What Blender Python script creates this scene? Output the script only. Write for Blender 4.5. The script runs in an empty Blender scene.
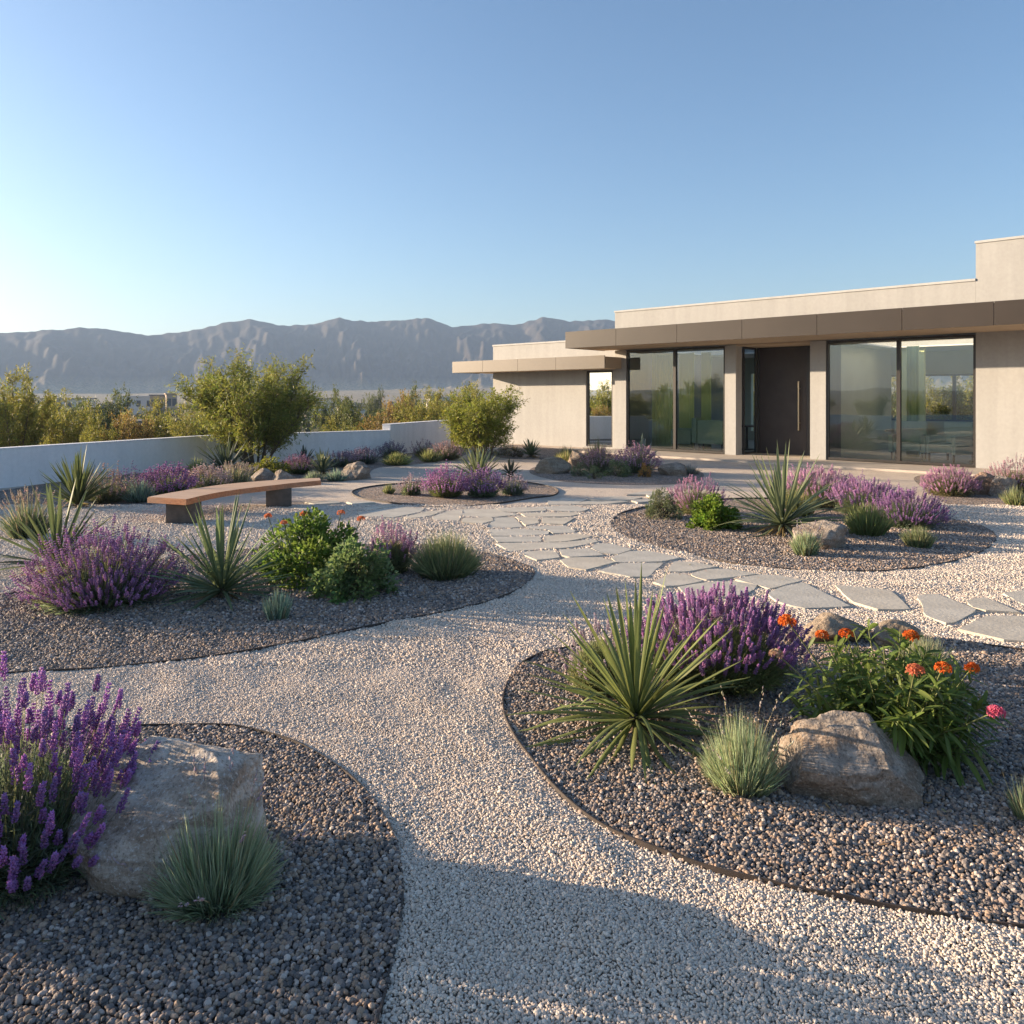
import bpy, bmesh, math, random
import numpy as np
from mathutils import Vector, Matrix, noise
R = math.radians
scene = bpy.context.scene
col = scene.collection

# ------------------------------------------------------------------ camera, sky, sun, exposure
F_PX, CAM_H, HORIZON = 800.0, 1.7, 397.0
SUN_EL, SUN_AZ = 11.0, 165.0                 # azimuth counter-clockwise from +X
cam_d = bpy.data.cameras.new('camera'); cam = bpy.data.objects.new('camera', cam_d); col.objects.link(cam)
cam.location = (0, 0, CAM_H); cam.rotation_euler = (R(90), 0, 0)
cam_d.sensor_width = 36; cam_d.lens = F_PX / 1024 * 36
cam_d.shift_y = -(512 - HORIZON) / 1024
cam_d.clip_start = 0.05; cam_d.clip_end = 20000
scene.camera = cam

world = bpy.data.worlds.new('World'); scene.world = world; world.use_nodes = True
wn = world.node_tree
sky = wn.nodes.new('ShaderNodeTexSky'); sky.sky_type = 'NISHITA'; sky.sun_disc = False
sky.sun_elevation = R(SUN_EL); sky.sun_rotation = R(SUN_AZ - 90) * -1
sky.air_density = 1.0; sky.dust_density = 1.7; sky.ozone_density = 3.2; sky.altitude = 0
wn.links.new(sky.outputs[0], wn.nodes['Background'].inputs[0])
wn.nodes['Background'].inputs[1].default_value = 0.071

sun_d = bpy.data.lights.new('sun', 'SUN'); sun_d.energy = 4.4; sun_d.angle = R(0.55); sun_d.color = (1.0, 0.78, 0.55)
sun = bpy.data.objects.new('sun', sun_d); col.objects.link(sun)
sv = Vector((math.cos(R(SUN_EL)) * math.cos(R(SUN_AZ)), math.cos(R(SUN_EL)) * math.sin(R(SUN_AZ)), math.sin(R(SUN_EL))))
sun.rotation_euler = sv.to_track_quat('Z', 'Y').to_euler()
sun.location = (-30, 10, 20)

scene.view_settings.view_transform = 'Standard'
scene.view_settings.look = 'None'
scene.view_settings.exposure = 1.87
scene.view_settings.gamma = 1.0
scene.render.engine = 'CYCLES'
cy = scene.cycles
cy.use_denoising = True
cy.denoiser = 'OPENIMAGEDENOISE'
cy.max_bounces = 7; cy.diffuse_bounces = 3; cy.glossy_bounces = 3; cy.transmission_bounces = 4
cy.transparent_max_bounces = 12; cy.volume_bounces = 0
cy.use_adaptive_sampling = True; cy.adaptive_threshold = 0.01
cy.caustics_reflective = False; cy.caustics_refractive = False

# ------------------------------------------------------------------ helpers
def ground(px, py, z=0.0):
    """point of the level z that the photograph shows at this pixel"""
    d = (CAM_H - z) * F_PX / (py - HORIZON)
    return Vector(((px - 512) / F_PX * d, d, z))

def link(o, parent=None):
    col.objects.link(o)
    if parent is not None: o.parent = parent
    return o

def tag(o, label=None, cat=None, group=None, kind=None):
    if label: o['label'] = label
    if cat: o['category'] = cat
    if group: o['group'] = group
    if kind: o['kind'] = kind
    return o

def empty(name, loc=(0, 0, 0), rz=0.0, label=None, cat=None, group=None):
    o = bpy.data.objects.new(name, None); o.empty_display_size = 0.1
    o.location = loc; o.rotation_euler = (0, 0, rz)
    return tag(link(o), label, cat, group)

def copy_tree(o, loc=None, rz=0.0, s=1.0, label=None, group=None):
    c = o.copy(); col.objects.link(c)
    for ch in o.children:
        k = ch.copy(); k.parent = c; col.objects.link(k)
        for g in ch.children:
            q = g.copy(); q.parent = k; col.objects.link(q)
    if loc is not None: c.location = loc
    c.rotation_euler = (0, 0, rz)
    c.scale = s if hasattr(s, '__len__') else (s, s, s)
    if label: c['label'] = label
    if group: c['group'] = group
    return c

# ---- node materials
def new_mat(name):
    m = bpy.data.materials.new(name); m.use_nodes = True
    nt = m.node_tree; nt.nodes.clear()
    out = nt.nodes.new('ShaderNodeOutputMaterial')
    return m, nt, out

def nd(nt, t, **kw):
    n = nt.nodes.new(t)
    for k, v in kw.items():
        if k in n.inputs: n.inputs[k].default_value = v
        else: setattr(n, k, v)
    return n

def mixc(nt, fac, a, b, mode='MIX'):
    n = nt.nodes.new('ShaderNodeMix'); n.data_type = 'RGBA'; n.blend_type = mode
    for s, v in ((n.inputs[0], fac), (n.inputs[6], a), (n.inputs[7], b)):
        if hasattr(v, 'is_linked'): nt.links.new(v, s)
        elif isinstance(v, (int, float)): s.default_value = v
        else: s.default_value = (*v, 1) if len(v) == 3 else v
    return n.outputs[2]

def ramp(nt, fac, stops, interp='LINEAR'):
    n = nt.nodes.new('ShaderNodeValToRGB'); n.color_ramp.interpolation = interp
    e = n.color_ramp.elements
    while len(e) < len(stops): e.new(0.5)
    for i, (p, c) in enumerate(stops):
        e[i].position = p; e[i].color = (*c, 1) if len(c) == 3 else c
    nt.links.new(fac, n.inputs[0])
    return n.outputs[0]

def bump(nt, height, strength=0.5, dist=0.01, normal=None):
    b = nt.nodes.new('ShaderNodeBump'); b.inputs['Strength'].default_value = strength; b.inputs['Distance'].default_value = dist
    nt.links.new(height, b.inputs['Height'])
    if normal is not None: nt.links.new(normal, b.inputs['Normal'])
    return b.outputs[0]

def tex_noise(nt, co, scale, detail=4, rough=0.55):
    n = nd(nt, 'ShaderNodeTexNoise'); n.inputs['Scale'].default_value = scale
    n.inputs['Detail'].default_value = detail; n.inputs['Roughness'].default_value = rough
    nt.links.new(co, n.inputs['Vector'])
    return n

def finish(nt, out, color, rough=0.8, normal=None, metallic=0.0, spec=0.5):
    p = nt.nodes.new('ShaderNodeBsdfPrincipled')
    if hasattr(color, 'is_linked'): nt.links.new(color, p.inputs['Base Color'])
    else: p.inputs['Base Color'].default_value = (*color, 1)
    if hasattr(rough, 'is_linked'): nt.links.new(rough, p.inputs['Roughness'])
    else: p.inputs['Roughness'].default_value = rough
    p.inputs['Metallic'].default_value = metallic
    p.inputs['Specular IOR Level'].default_value = spec
    if normal is not None: nt.links.new(normal, p.inputs['Normal'])
    nt.links.new(p.outputs[0], out.inputs['Surface'])
    return p

def foliage_mat(name, trans=0.35, rough=0.55, tint=(1.0, 1.0, 0.75), spec=0.3):
    m, nt, out = new_mat(name)
    at = nd(nt, 'ShaderNodeAttribute', attribute_name='tone')
    c = at.outputs['Color']
    p = nt.nodes.new('ShaderNodeBsdfPrincipled'); p.inputs['Roughness'].default_value = rough
    p.inputs['Specular IOR Level'].default_value = spec
    nt.links.new(c, p.inputs['Base Color'])
    t = nt.nodes.new('ShaderNodeBsdfTranslucent')
    tc = mixc(nt, 1.0, c, tint, 'MULTIPLY')
    g = nd(nt, 'ShaderNodeGamma', Gamma=0.85); nt.links.new(tc, g.inputs[0])
    nt.links.new(g.outputs[0], t.inputs[0])
    x = nt.nodes.new('ShaderNodeMixShader'); x.inputs[0].default_value = trans
    nt.links.new(p.outputs[0], x.inputs[1]); nt.links.new(t.outputs[0], x.inputs[2])
    nt.links.new(x.outputs[0], out.inputs['Surface'])
    return m

MAT = {}
MAT['leaf'] = foliage_mat('leaf', 0.40)
MAT['blade'] = foliage_mat('blade', 0.30, 0.55, spec=0.25)
MAT['petal'] = foliage_mat('petal', 0.35, 0.7, (1, 0.95, 1.0), 0.2)

def noise_mat(name, c1, c2, scale=6, rough=0.85, bstr=0.3, bdist=0.01, bscale=60, spec=0.3, metallic=0, detail=5):
    m, nt, out = new_mat(name)
    co = nt.nodes.new('ShaderNodeTexCoord').outputs['Object']
    n = tex_noise(nt, co, scale, detail)
    c = ramp(nt, n.outputs[0], [(0.3, c1), (0.7, c2)])
    nb = tex_noise(nt, co, bscale, 4)
    finish(nt, out, c, rough, bump(nt, nb.outputs[0], bstr, bdist), metallic, spec)
    return m

def plaster_mat(name, c1, c2):
    m, nt, out = new_mat(name)
    g = nt.nodes.new('ShaderNodeNewGeometry').outputs['Position']
    n = tex_noise(nt, g, 0.9, 6, 0.6); n2 = tex_noise(nt, g, 14, 4)
    mp = nd(nt, 'ShaderNodeMapping'); mp.inputs['Scale'].default_value = (3.5, 3.5, 0.25)
    nt.links.new(g, mp.inputs[0]); n3 = tex_noise(nt, mp.outputs[0], 1.2, 4)
    c = ramp(nt, n.outputs[0], [(0.3, c1), (0.7, c2)])
    c = mixc(nt, 0.35, c, ramp(nt, n2.outputs[0], [(0.35, tuple(x * 0.86 for x in c1)), (0.65, c2)]))
    c = mixc(nt, 0.22, c, ramp(nt, n3.outputs[0], [(0.4, tuple(x * 0.8 for x in c1)), (0.6, c2)]))
    nb = tex_noise(nt, g, 90, 3); nb2 = tex_noise(nt, g, 6, 3)
    nrm = bump(nt, nb.outputs[0], 0.35, 0.004, bump(nt, nb2.outputs[0], 0.12, 0.02))
    finish(nt, out, c, 0.9, nrm, 0, 0.2)
    return m

MAT['plaster'] = plaster_mat('plaster', (0.355, 0.350, 0.336), (0.395, 0.390, 0.376))
MAT['coping'] = plaster_mat('coping', (0.42, 0.415, 0.40), (0.47, 0.465, 0.45))
MAT['plaster_white'] = plaster_mat('plaster_white', (0.82, 0.80, 0.78), (0.88, 0.86, 0.84))
MAT['bark'] = noise_mat('bark', (0.08, 0.06, 0.04), (0.17, 0.13, 0.09), 14, 0.9, 0.6, 0.01, 50)
MAT['stem'] = noise_mat('stem', (0.10, 0.12, 0.04), (0.16, 0.17, 0.07), 20, 0.7, 0.2, 0.003, 80)
MAT['bronze'] = noise_mat('bronze', (0.033, 0.026, 0.021), (0.041, 0.032, 0.026), 1.2, 0.5, 0.05, 0.002, 30, 0.3)
MAT['tan_metal'] = noise_mat('tan_metal', (0.088, 0.070, 0.053), (0.10, 0.08, 0.062), 1.2, 0.5, 0.05, 0.002, 30, 0.4)
MAT['soffit'] = noise_mat('soffit', (0.46, 0.36, 0.26), (0.50, 0.40, 0.29), 3, 0.85, 0.1, 0.003, 60, 0.2)
MAT['frame'] = noise_mat('frame', (0.028, 0.024, 0.021), (0.036, 0.030, 0.026), 5, 0.4, 0.05, 0.001, 40, 0.5)
MAT['door'] = noise_mat('door', (0.040, 0.030, 0.027), (0.052, 0.040, 0.035), 3, 0.5, 0.1, 0.002, 30, 0.4)
MAT['brass'] = noise_mat('brass', (0.60, 0.45, 0.28), (0.68, 0.52, 0.33), 8, 0.35, 0.05, 0.001, 50, 0.5, 0.9)
MAT['paving'] = noise_mat('paving', (0.40, 0.35, 0.30), (0.50, 0.44, 0.37), 2.2, 0.85, 0.25, 0.004, 45, 0.3)
MAT['steel_edge'] = noise_mat('steel_edge', (0.035, 0.03, 0.027), (0.07, 0.05, 0.04), 9, 0.7, 0.2, 0.002, 80, 0.4)
MAT['leg_stone'] = noise_mat('leg_stone', (0.075, 0.068, 0.060), (0.13, 0.115, 0.10), 9, 0.85, 0.4, 0.004, 60, 0.3)
MAT['int_wall'] = noise_mat('int_wall', (0.70, 0.78, 0.40), (0.76, 0.83, 0.45), 1.5, 0.9, 0.05, 0.002, 20, 0.2)
MAT['int_grey'] = noise_mat('int_grey', (0.66, 0.68, 0.54), (0.72, 0.74, 0.60), 1.5, 0.9, 0.05, 0.002, 20, 0.2)
MAT['int_floor'] = noise_mat('int_floor', (0.46, 0.40, 0.31), (0.52, 0.45, 0.36), 3, 0.5, 0.05, 0.002, 20, 0.4)
MAT['fabric'] = noise_mat('fabric', (0.66, 0.68, 0.52), (0.72, 0.74, 0.58), 8, 0.95, 0.3, 0.003, 120, 0.1)
MAT['fabric_teal'] = noise_mat('fabric_teal', (0.34, 0.46, 0.38), (0.38, 0.51, 0.43), 8, 0.95, 0.3, 0.003, 120, 0.1)
MAT['dark_wood'] = noise_mat('dark_wood', (0.06, 0.042, 0.03), (0.10, 0.07, 0.05), 9, 0.5, 0.1, 0.002, 60, 0.4)

def wood_mat():
    m, nt, out = new_mat('bench_wood')
    co = nt.nodes.new('ShaderNodeTexCoord').outputs['Object']
    mp = nd(nt, 'ShaderNodeMapping'); mp.inputs['Rotation'].default_value = (0, 0, R(-62)); mp.inputs['Scale'].default_value = (1.2, 14, 14)
    nt.links.new(co, mp.inputs[0])
    n = tex_noise(nt, mp.outputs[0], 2.2, 6, 0.65); n2 = tex_noise(nt, co, 1.6, 3)
    c = ramp(nt, n.outputs[0], [(0.25, (0.22, 0.075, 0.030)), (0.5, (0.44, 0.17, 0.068)), (0.75, (0.55, 0.25, 0.11))])
    c = mixc(nt, ramp(nt, n2.outputs[0], [(0.35, (0, 0, 0)), (0.7, (0.6, 0.6, 0.6))]), c, (0.33, 0.23, 0.16))
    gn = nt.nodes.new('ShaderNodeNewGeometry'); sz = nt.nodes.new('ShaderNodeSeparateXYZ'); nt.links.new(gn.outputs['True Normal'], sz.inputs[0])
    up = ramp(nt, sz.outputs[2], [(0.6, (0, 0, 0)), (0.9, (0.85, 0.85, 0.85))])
    grey = ramp(nt, n.outputs[0], [(0.25, (0.40, 0.25, 0.15)), (0.7, (0.62, 0.44, 0.295))])  # paler tan for upward faces: the sunlit seat top put into the colour
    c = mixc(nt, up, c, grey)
    finish(nt, out, c, 0.6, bump(nt, n.outputs[0], 0.3, 0.004), 0, 0.4)
    return m
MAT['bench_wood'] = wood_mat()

def rock_mat(name, c1, c2, c3):
    m, nt, out = new_mat(name)
    co = nt.nodes.new('ShaderNodeTexCoord').outputs['Object']
    n = tex_noise(nt, co, 2.6, 8, 0.62); n2 = tex_noise(nt, co, 11, 6, 0.6); n3 = tex_noise(nt, co, 70, 5, 0.75)
    mp = nd(nt, 'ShaderNodeMapping'); mp.inputs['Rotation'].default_value = (0.5, 0.3, 0.4); mp.inputs['Scale'].default_value = (0.7, 0.9, 4.5)
    nt.links.new(co, mp.inputs[0]); n4 = tex_noise(nt, mp.outputs[0], 2.6, 5, 0.6)
    c = ramp(nt, n.outputs[0], [(0.28, c1), (0.5, c2), (0.72, c3)])
    c = mixc(nt, 0.5, c, ramp(nt, n2.outputs[0], [(0.38, c1), (0.62, c3)]))
    c = mixc(nt, ramp(nt, n4.outputs[0], [(0.44, (0, 0, 0)), (0.60, (0.7, 0.7, 0.7))]), c, (0.21, 0.14, 0.09))
    c = mixc(nt, ramp(nt, n3.outputs[0], [(0.54, (0, 0, 0)), (0.62, (0.7, 0.7, 0.7))]), c, tuple(x * 0.4 for x in c1))
    c = mixc(nt, ramp(nt, n3.outputs[0], [(0.36, (0.6, 0.6, 0.6)), (0.45, (0, 0, 0))]), c, tuple(min(0.7, x * 1.35) for x in c3))
    nrm = bump(nt, n3.outputs[0], 0.8, 0.006, bump(nt, n2.outputs[0], 1.0, 0.04, bump(nt, n4.outputs[0], 0.6, 0.03)))
    finish(nt, out, c, 0.9, nrm, 0, 0.25)
    return m
MAT['rock'] = rock_mat('rock', (0.18, 0.145, 0.115), (0.29, 0.24, 0.195), (0.41, 0.355, 0.30))
MAT['rock_light'] = rock_mat('rock_light', (0.31, 0.25, 0.20), (0.50, 0.43, 0.36), (0.66, 0.59, 0.51))
MAT['rock_tan'] = rock_mat('rock_tan', (0.20, 0.15, 0.105), (0.29, 0.225, 0.16), (0.38, 0.31, 0.235))
MAT['rock_pink'] = rock_mat('rock_pink', (0.24, 0.15, 0.10), (0.34, 0.22, 0.15), (0.42, 0.30, 0.22))
MAT['flagstone'] = noise_mat('flagstone', (0.430, 0.391, 0.324), (0.568, 0.520, 0.436), 3.2, 0.85, 0.6, 0.006, 30, 0.3, detail=9)
MAT['flagstone_warm'] = noise_mat('flagstone_warm', (0.439, 0.391, 0.315), (0.568, 0.512, 0.419), 2.6, 0.85, 0.6, 0.006, 26, 0.3, detail=9)
MAT['flagstone_grey'] = noise_mat('flagstone_grey', (0.404, 0.378, 0.324), (0.533, 0.499, 0.432), 4.0, 0.85, 0.6, 0.006, 34, 0.3, detail=9)

PATH_PAL = [(0.61, 0.53, 0.445), (0.645, 0.56, 0.475), (0.56, 0.475, 0.395), (0.53, 0.455, 0.39), (0.67, 0.59, 0.505), (0.60, 0.49, 0.395), (0.63, 0.525, 0.43)]
BED_PAL = [(0.175, 0.152, 0.142), (0.26, 0.20, 0.165), (0.34, 0.235, 0.165), (0.10, 0.092, 0.09), (0.47, 0.40, 0.35), (0.35, 0.26, 0.195), (0.23, 0.20, 0.185)]

def gravel_mat(name, pal, scale):
    m, nt, out = new_mat(name)
    g = nt.nodes.new('ShaderNodeNewGeometry').outputs['Position']
    v = nd(nt, 'ShaderNodeTexVoronoi'); v.inputs['Scale'].default_value = scale; v.inputs['Randomness'].default_value = 0.9
    nt.links.new(g, v.inputs['Vector'])
    sp = nt.nodes.new('ShaderNodeSeparateColor'); nt.links.new(v.outputs['Color'], sp.inputs[0])
    k = len(pal)
    c = ramp(nt, sp.outputs[0], [(i / k, p) for i, p in enumerate(pal)], 'CONSTANT')
    big = tex_noise(nt, g, 1.3, 4)
    c = mixc(nt, 1.0, c, ramp(nt, big.outputs[0], [(0.3, (0.86, 0.85, 0.84)), (0.7, (1.06, 1.05, 1.03))]), 'MULTIPLY')
    inv = nd(nt, 'ShaderNodeMath', operation='SUBTRACT'); inv.inputs[0].default_value = 0.6
    nt.links.new(v.outputs['Distance'], inv.inputs[1])
    rnd = nd(nt, 'ShaderNodeMath', operation='MULTIPLY_ADD'); rnd.inputs[1].default_value = 0.5
    nt.links.new(sp.outputs[1], rnd.inputs[0]); nt.links.new(inv.outputs[0], rnd.inputs[2])
    und = tex_noise(nt, g, 2.5, 3)
    nrm = bump(nt, rnd.outputs[0], 1.0, 0.9 / scale, bump(nt, und.outputs[0], 0.5, 0.05))
    finish(nt, out, c, 0.85, nrm, 0, 0.3)
    return m
MAT['path_gravel'] = gravel_mat('path_gravel', PATH_PAL, 62)
MAT['bed_gravel'] = gravel_mat('bed_gravel', BED_PAL, 42)

def pebble_mat(name):
    m, nt, out = new_mat(name)
    at = nd(nt, 'ShaderNodeAttribute', attribute_name='tone', attribute_type='INSTANCER')
    co = nt.nodes.new('ShaderNodeTexCoord').outputs['Object']
    n = tex_noise(nt, co, 1.6, 4, 0.6)
    c = mixc(nt, 1.0, at.outputs['Color'], ramp(nt, n.outputs[0], [(0.3, (0.8, 0.8, 0.8)), (0.7, (1.15, 1.13, 1.1))]), 'MULTIPLY')
    finish(nt, out, c, 0.7, None, 0, 0.35)
    return m
MAT['pebble'] = pebble_mat('pebble')

# ---- mesh collector
rng = np.random.default_rng(7)

class G:
    """collects coloured faces; build() links them as ONE mesh object"""
    def __init__(s): s.V = []; s.C = []; s.Q = []; s.T = []; s.n = 0
    def add(s, V, C, Q=None, T=None):
        V = np.asarray(V, np.float32).reshape(-1, 3); C = np.asarray(C, np.float32)
        if C.ndim == 1: C = np.broadcast_to(C[:3], (len(V), 3))
        s.V.append(V); s.C.append(C.reshape(-1, 3))
        if Q is not None and len(Q): s.Q.append(np.asarray(Q, np.int64).reshape(-1, 4) + s.n)
        if T is not None and len(T): s.T.append(np.asarray(T, np.int64).reshape(-1, 3) + s.n)
        s.n += len(V)
    def build(s, name, mat, parent=None, smooth=True):
        V = np.concatenate(s.V); C = np.concatenate(s.C)
        Q = np.concatenate(s.Q) if s.Q else np.zeros((0, 4), np.int64)
        T = np.concatenate(s.T) if s.T else np.zeros((0, 3), np.int64)
        me = bpy.data.meshes.new(name)
        me.vertices.add(len(V)); me.vertices.foreach_set('co', V.ravel())
        nl = len(Q) * 4 + len(T) * 3
        me.loops.add(nl); me.loops.foreach_set('vertex_index', np.concatenate([Q.ravel(), T.ravel()]).astype(np.int32))
        me.polygons.add(len(Q) + len(T))
        st = np.concatenate([np.arange(len(Q)) * 4, len(Q) * 4 + np.arange(len(T)) * 3]).astype(np.int32)
        me.polygons.foreach_set('loop_start', st)
        me.polygons.foreach_set('use_smooth', np.full(len(st), smooth))
        at = me.color_attributes.new('tone', 'FLOAT_COLOR', 'POINT')
        at.data.foreach_set('color', np.concatenate([C, np.ones((len(C), 1), np.float32)], 1).astype(np.float32).ravel())
        me.update(calc_edges=True); me.validate()
        me.materials.append(mat)
        return link(bpy.data.objects.new(name, me), parent)

def unit(a): return a / np.maximum(np.linalg.norm(a, axis=-1, keepdims=True), 1e-9)

def ribbons(g, base, dirs, L, W, droop, segs, prof, ca, cb, fold=0.0, floor=0.012, twist=None, r=rng, cm=None):
    """n curved blades; prof(s) is the width along a blade, colour goes ca -> cb (cm on the midrib)"""
    n = len(base); s = np.linspace(0, 1, segs + 1)
    L = np.broadcast_to(L, n).astype(float); W = np.broadcast_to(W, n).astype(float); droop = np.broadcast_to(droop, n).astype(float)
    P = base[:, None, :] + dirs[:, None, :] * (L[:, None] * s)[..., None]
    P[..., 2] -= (droop * L)[:, None] * s ** 2
    P[..., 2] = np.maximum(P[..., 2], floor)
    ref = unit(r.normal(size=(n, 3))) if twist is None else twist
    side = unit(np.cross(dirs, ref))[:, None, :]
    w = (W[:, None] * prof(s) * 0.5)[..., None]
    ca = np.broadcast_to(ca, (n, 3)); cb = np.broadcast_to(cb, (n, 3))
    Cc = ca[:, None, :] * (1 - s[None, :, None]) + cb[:, None, :] * s[None, :, None]
    if fold:
        nrm = np.cross(side, dirs[:, None, :])
        V = np.stack([P - side * w, P + nrm * w * fold, P + side * w], 2); k = 3
        Cs = np.stack([Cc, Cc if cm is None else Cc * 0.4 + np.broadcast_to(cm, (n, 3))[:, None, :] * 0.6, Cc], 2)
    else:
        V = np.stack([P - side * w, P + side * w], 2); k = 2; Cs = np.stack([Cc, Cc], 2)
    V = V.reshape(-1, 3); C = Cs.reshape(-1, 3)
    i = np.arange(n)[:, None, None] * ((segs + 1) * k); j = np.arange(segs)[None, :, None] * k; q = np.arange(k - 1)[None, None, :]
    a = i + j + q
    Q = np.stack([a, a + 1, a + 1 + k, a + k], -1).reshape(-1, 4)
    g.add(V, C, Q)
    return P

OCT = np.array([(1, 0, 0), (0, 1, 0), (-1, 0, 0), (0, -1, 0), (0, 0, 1), (0, 0, -1)], float)
OCT_T = np.array([(0, 1, 4), (1, 2, 4), (2, 3, 4), (3, 0, 4), (1, 0, 5), (2, 1, 5), (3, 2, 5), (0, 3, 5)])
def blobs(g, cen, axis, a, b, C, r=rng):
    """small pointed florets: a along the axis, b across"""
    n = len(cen)
    if n == 0: return
    a = np.broadcast_to(a, n); b = np.broadcast_to(b, n)
    u = unit(np.cross(axis, unit(r.normal(size=(n, 3))))); v = np.cross(axis, u)
    V = cen[:, None, :] + (OCT[None, :, 0, None] * u[:, None] + OCT[None, :, 1, None] * v[:, None]) * b[:, None, None] + OCT[None, :, 2, None] * axis[:, None] * a[:, None, None]
    T = (np.arange(n)[:, None, None] * 6 + OCT_T[None]).reshape(-1, 3)
    g.add(V.reshape(-1, 3), np.repeat(np.broadcast_to(C, (n, 3)), 6, 0), None, T)

def tube(g, pts, rad, sides=6, C=(0.1, 0.08, 0.05)):
    pts = np.asarray(pts, float); n = len(pts); rad = np.broadcast_to(rad, n)
    t = unit(np.gradient(pts, axis=0)); ref = np.array([0.31, 0.87, 0.38])
    u = unit(np.cross(t, ref)); v = np.cross(t, u)
    th = np.linspace(0, 2 * np.pi, sides, endpoint=False)
    V = pts[:, None] + (np.cos(th)[None, :, None] * u[:, None] + np.sin(th)[None, :, None] * v[:, None]) * rad[:, None, None]
    i = np.arange(n - 1)[:, None] * sides; j = np.arange(sides)[None]
    Q = np.stack([i + j, i + (j + 1) % sides, i + sides + (j + 1) % sides, i + sides + j], -1).reshape(-1, 4)
    g.add(V.reshape(-1, 3), np.array(C), Q)

def vary(c, n, amt=0.2, hue=0.1, r=rng):
    c = np.asarray(c, float)
    k = 1 + amt * r.normal(size=(n, 1)); h = 1 + hue * r.normal(size=(n, 3))
    return np.clip(c * k * h, 0.004, 0.95)

def dome_dirs(n, spread, r=rng, power=0.6):
    """directions from straight up (0) to spread (radians)"""
    th = spread * r.random(n) ** power; ph = r.random(n) * 2 * np.pi
    return np.stack([np.sin(th) * np.cos(ph), np.sin(th) * np.sin(ph), np.cos(th)], -1), th, ph

P_GRASS = lambda s: np.clip(1.0 - s ** 2.2, 0.06, 1)
P_LEAF = lambda s: np.clip(np.sin(np.pi * np.clip(s * 0.92 + 0.04, 0, 1)) ** 0.8, 0.05, 1)
P_YUCCA = lambda s: np.clip((0.62 + 0.9 * s) * (1 - s ** 3.0), 0.03, 1.1)

# ------------------------------------------------------------------ plants
GREEN = (0.085, 0.12, 0.035); GREY = (0.15, 0.19, 0.12); BLUE = (0.13, 0.19, 0.145); OLIVE = (0.12, 0.14, 0.045)

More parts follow.
